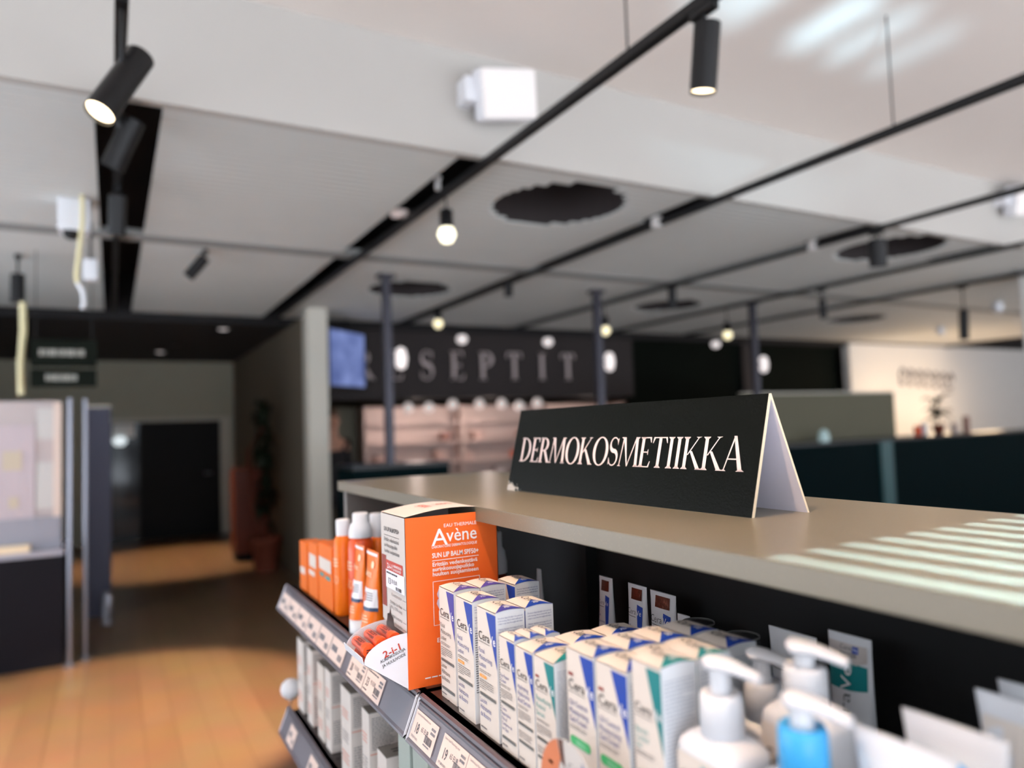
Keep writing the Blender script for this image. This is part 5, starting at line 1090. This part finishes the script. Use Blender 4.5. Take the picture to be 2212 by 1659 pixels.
# ================================================================== LOWER SHELF
ZL = -0.63
m_pkr = mat('faint_red_print', (222, 150, 130), 0.5)
m_lcard = mat('warm_white_card', (224, 214, 207), 0.5, noise=(15, 0.02)); m_lshade = mat('shaded_card_top', (150, 141, 132), 0.5)  # carton tops coloured darker to hold the shade between the shelves
def lcarton(label, y0, y1, h, d_=0.062, m_=m_lcard, top=None, sm=False, gold=False):
    t = thing('white_carton', label, 'carton', (0.376, y0, ZL)); body = MB().bbox(0.377, 0.377+d_, y0, y1, ZL, ZL+h, 0.0008).build('box_body', m_, t)
    MB().box(0.3775, 0.3765+d_, y0+0.0005, y1-0.0005, ZL+h, ZL+h+0.0012).build('top_flap', top or m_lshade, t)
    W_ = y1-y0; p = Print(plane_fn((0.377, y1, ZL), (0, -1, 0), (0, 0, 1), (-1, 0, 0), 0.0006)); p.fine(W_*0.15, W_*0.8, h*0.75, 3, h*0.04, h*0.016, m_pkr, 3); p.fine(W_*0.15, W_*0.8, h*0.5, 4, h*0.035, h*0.01, m_inkg, 4); p.fine(W_*0.1, W_*0.85, h*0.25, 3, h*0.05, h*0.02, m_pkr, 5); p.build('front_print', body)
    p = Print(plane_fn((0.377, y0, ZL), (1, 0, 0), (0, 0, 1), (0, -1, 0), 0.0006))
    if not sm: p.rect(d_*0.78, h*0.83, d_*0.95, h*0.95, m_pkr); p.fine(d_*0.08, d_*0.75, h*0.94, 16, h*0.022, h*0.008, m_inkg, 6); p.rect(d_*0.03, h*0.56, d_*0.35, h*0.572, m_pkr); p.fine(d_*0.08, d_*0.92, h*0.38, 10, h*0.03, h*0.01, m_inkg, 7)
    else:
        for k in range(20): a, b = 2*math.pi*k/20, 2*math.pi*(k+1)/20; p.poly([(d_*0.5+0.009*math.cos(a), h*0.80+0.009*math.sin(a)), (d_*0.5+0.009*math.cos(b), h*0.80+0.009*math.sin(b)), (d_*0.5+0.0078*math.cos(b), h*0.80+0.0078*math.sin(b)), (d_*0.5+0.0078*math.cos(a), h*0.80+0.0078*math.sin(a))], m_inkg)
        p.poly([(d_*0.5-0.005, h*0.80), (d_*0.5, h*0.80+0.003), (d_*0.5+0.005, h*0.80), (d_*0.5+0.001, h*0.80-0.001), (d_*0.5+0.001, h*0.80-0.007), (d_*0.5-0.001, h*0.80-0.007), (d_*0.5-0.001, h*0.80-0.001)], m_inkg); p.fine(d_*0.1, d_*0.9, h*0.68, 6, h*0.04, h*0.012, m_inkg, 8)
    p.build('side_print', body)
    p = Print(plane_fn((0.377, y0, ZL+h+0.0012), (1, 0, 0), (0, 1, 0), (0, 0, 1), 0.0005)); p.pill(d_*0.72, W_*0.55, d_*0.90, W_*0.85, m_fold); p.fine(d_*0.3, d_*0.6, W_*0.5, 2, W_*0.2, W_*0.08, m_ink, 9); p.build('seal', t)
lcarton('white carton at the far end of the lower shelf', 1.690, 1.745, 0.158, 0.05)
lcarton('white carton, second from the far end of the lower shelf', 1.606, 1.650, 0.160, 0.06)
lcarton('cream white carton in the middle of the lower shelf row', 1.512, 1.560, 0.152, 0.055, m_cream)
lcarton('white carton with a shade-grey lid in the lower shelf row', 1.456, 1.497, 0.156, 0.062)
lcarton('wide white carton with red print on the lower shelf', 1.318, 1.382, 0.156, 0.064)
lcarton('white carton with dense grey print, before the small carton on the lower shelf', 1.212, 1.251, 0.155, 0.062)
lcarton('small white carton with a round palm emblem on the lower shelf', 1.125, 1.170, 0.115, 0.055, sm=True)
for y0, y1, lab in ((1.020, 1.068, 'plain mint grey carton beside the small palm emblem carton'), (0.952, 1.008, 'plain mint grey carton closest to the joint of the rails')):
    t = thing('mint_carton', lab, 'carton', (0.376, y0, ZL)); MB().bbox(0.377, 0.445, y0, y1, ZL, ZL+0.175, 0.0008).build('box_body', m_mint, t)
    mb = MB()
    for j in range(6): a, b = j/6, (j+1)/6; fz = lambda q: ZL+0.1755+0.002*math.sin(math.pi*q); mb.add([(0.377+0.068*a, y0, fz(a)), (0.377+0.068*b, y0, fz(b)), (0.377+0.068*b, y1, fz(b)), (0.377+0.068*a, y1, fz(a))], [(0, 1, 2, 3)], 0, True)
    mb.build('top_flap', m_mint, t)
# small orange pack on the lower shelf half hidden by the rail
o = MB().bbox(0.42, 0.47, 1.54, 1.59, ZL, ZL+0.19, 0.001).build('sunscreen_carton', m_orange2, origin=(0.445, 1.565, ZL)); tag(o, 'orange and white pack behind the price rail on the lower shelf', 'carton')
MB().box(0.419, 0.42, 1.541, 1.589, ZL+0.12, ZL+0.19).build('pale_panel', m_cream, o)

# ================================================================== slotted cool lamps, added out of view to cast stripes on counter and ceiling
def added_slotted_lamp(label, Lp, zt, bars, x0, x1, y0, y1, frac, energy, border, src, spread):
    """added lamp at Lp behind a slotted plate; bars = open slots as X ranges where their light lands on the plane z = zt"""
    t = thing('added_slotted_lamp', label, 'lamp', tuple(Lp)); Lp = Vector(Lp); at = lambda x, y: Lp.lerp(Vector((x, y, zt)), frac)
    ld = bpy.data.lights.new('added_slot_beam', 'AREA'); ld.energy = energy; ld.color = (0.48, 0.80, 1.0); ld.shape = 'SQUARE'; ld.size = src; ld.spread = math.radians(spread)
    lo = bpy.data.objects.new('added_slot_beam', ld); COL.objects.link(lo); lo.location = (Lp.x, Lp.y, Lp.z+ZC); d_ = (Vector(((x0+x1)/2, (y0+y1)/2, zt))-Lp).normalized(); lo.rotation_euler = d_.to_track_quat('-Z', 'Y').to_euler()
    th = (0, 0, 0.0015); quad = lambda a, b, c, e: [at(a, c)[:], at(b, c)[:], at(b, e)[:], at(a, e)[:]]
    x = x0-border
    for a, b in sorted(bars)+[(x1+border, None)]:
        MB().prism(quad(x, a, y0, y1), th).build('plate_bar', m_blackm, t); x = b
    MB().prism(quad(x0-border, x1+border, y0-border, y0), th).prism(quad(x0-border, x1+border, y1, y1+border), th).build('plate_frame', m_blackm, t)
    cs = [at(x0-border, y0-border), at(x1+border, y0-border), at(x1+border, y1+border), at(x0-border, y1+border)]; mb = MB()
    for k in range(4):
        a, b = cs[k], cs[(k+1) % 4]; mb.prism([a[:], b[:], b.lerp(Lp, 0.9)[:], a.lerp(Lp, 0.9)[:]], (0.001, 0.001, 0.001))
    mb.build('hood', m_blackm, t); return t
bars = []; xx = 0.462
for k in range(12): bars.append((xx, xx+0.024)); xx += 0.046
lv = added_slotted_lamp('added cool lamp with a slotted plate casting stripes on the counter', (1.30, -0.25, 1.62), ZT, bars, 0.462, 0.98, -0.6, 0.42, 0.36, 30, 0.45, 0.004, 40)
MB().cyl((1.30, -0.25, 1.63), (1.30, -0.25, ZU), 0.006, n=8).build('hanger', m_blackm, lv)
added_slotted_lamp('added cool uplight with a slotted plate casting stripes on the ceiling', (0.66, -0.55, ZT+0.02), ZU, [(2.2, 2.62), (2.92, 3.13), (3.24, 3.42), (3.56, 3.76)], 2.2, 3.76, 1.90, 2.42, 0.12, 7, 1.3, 0.018, 28)
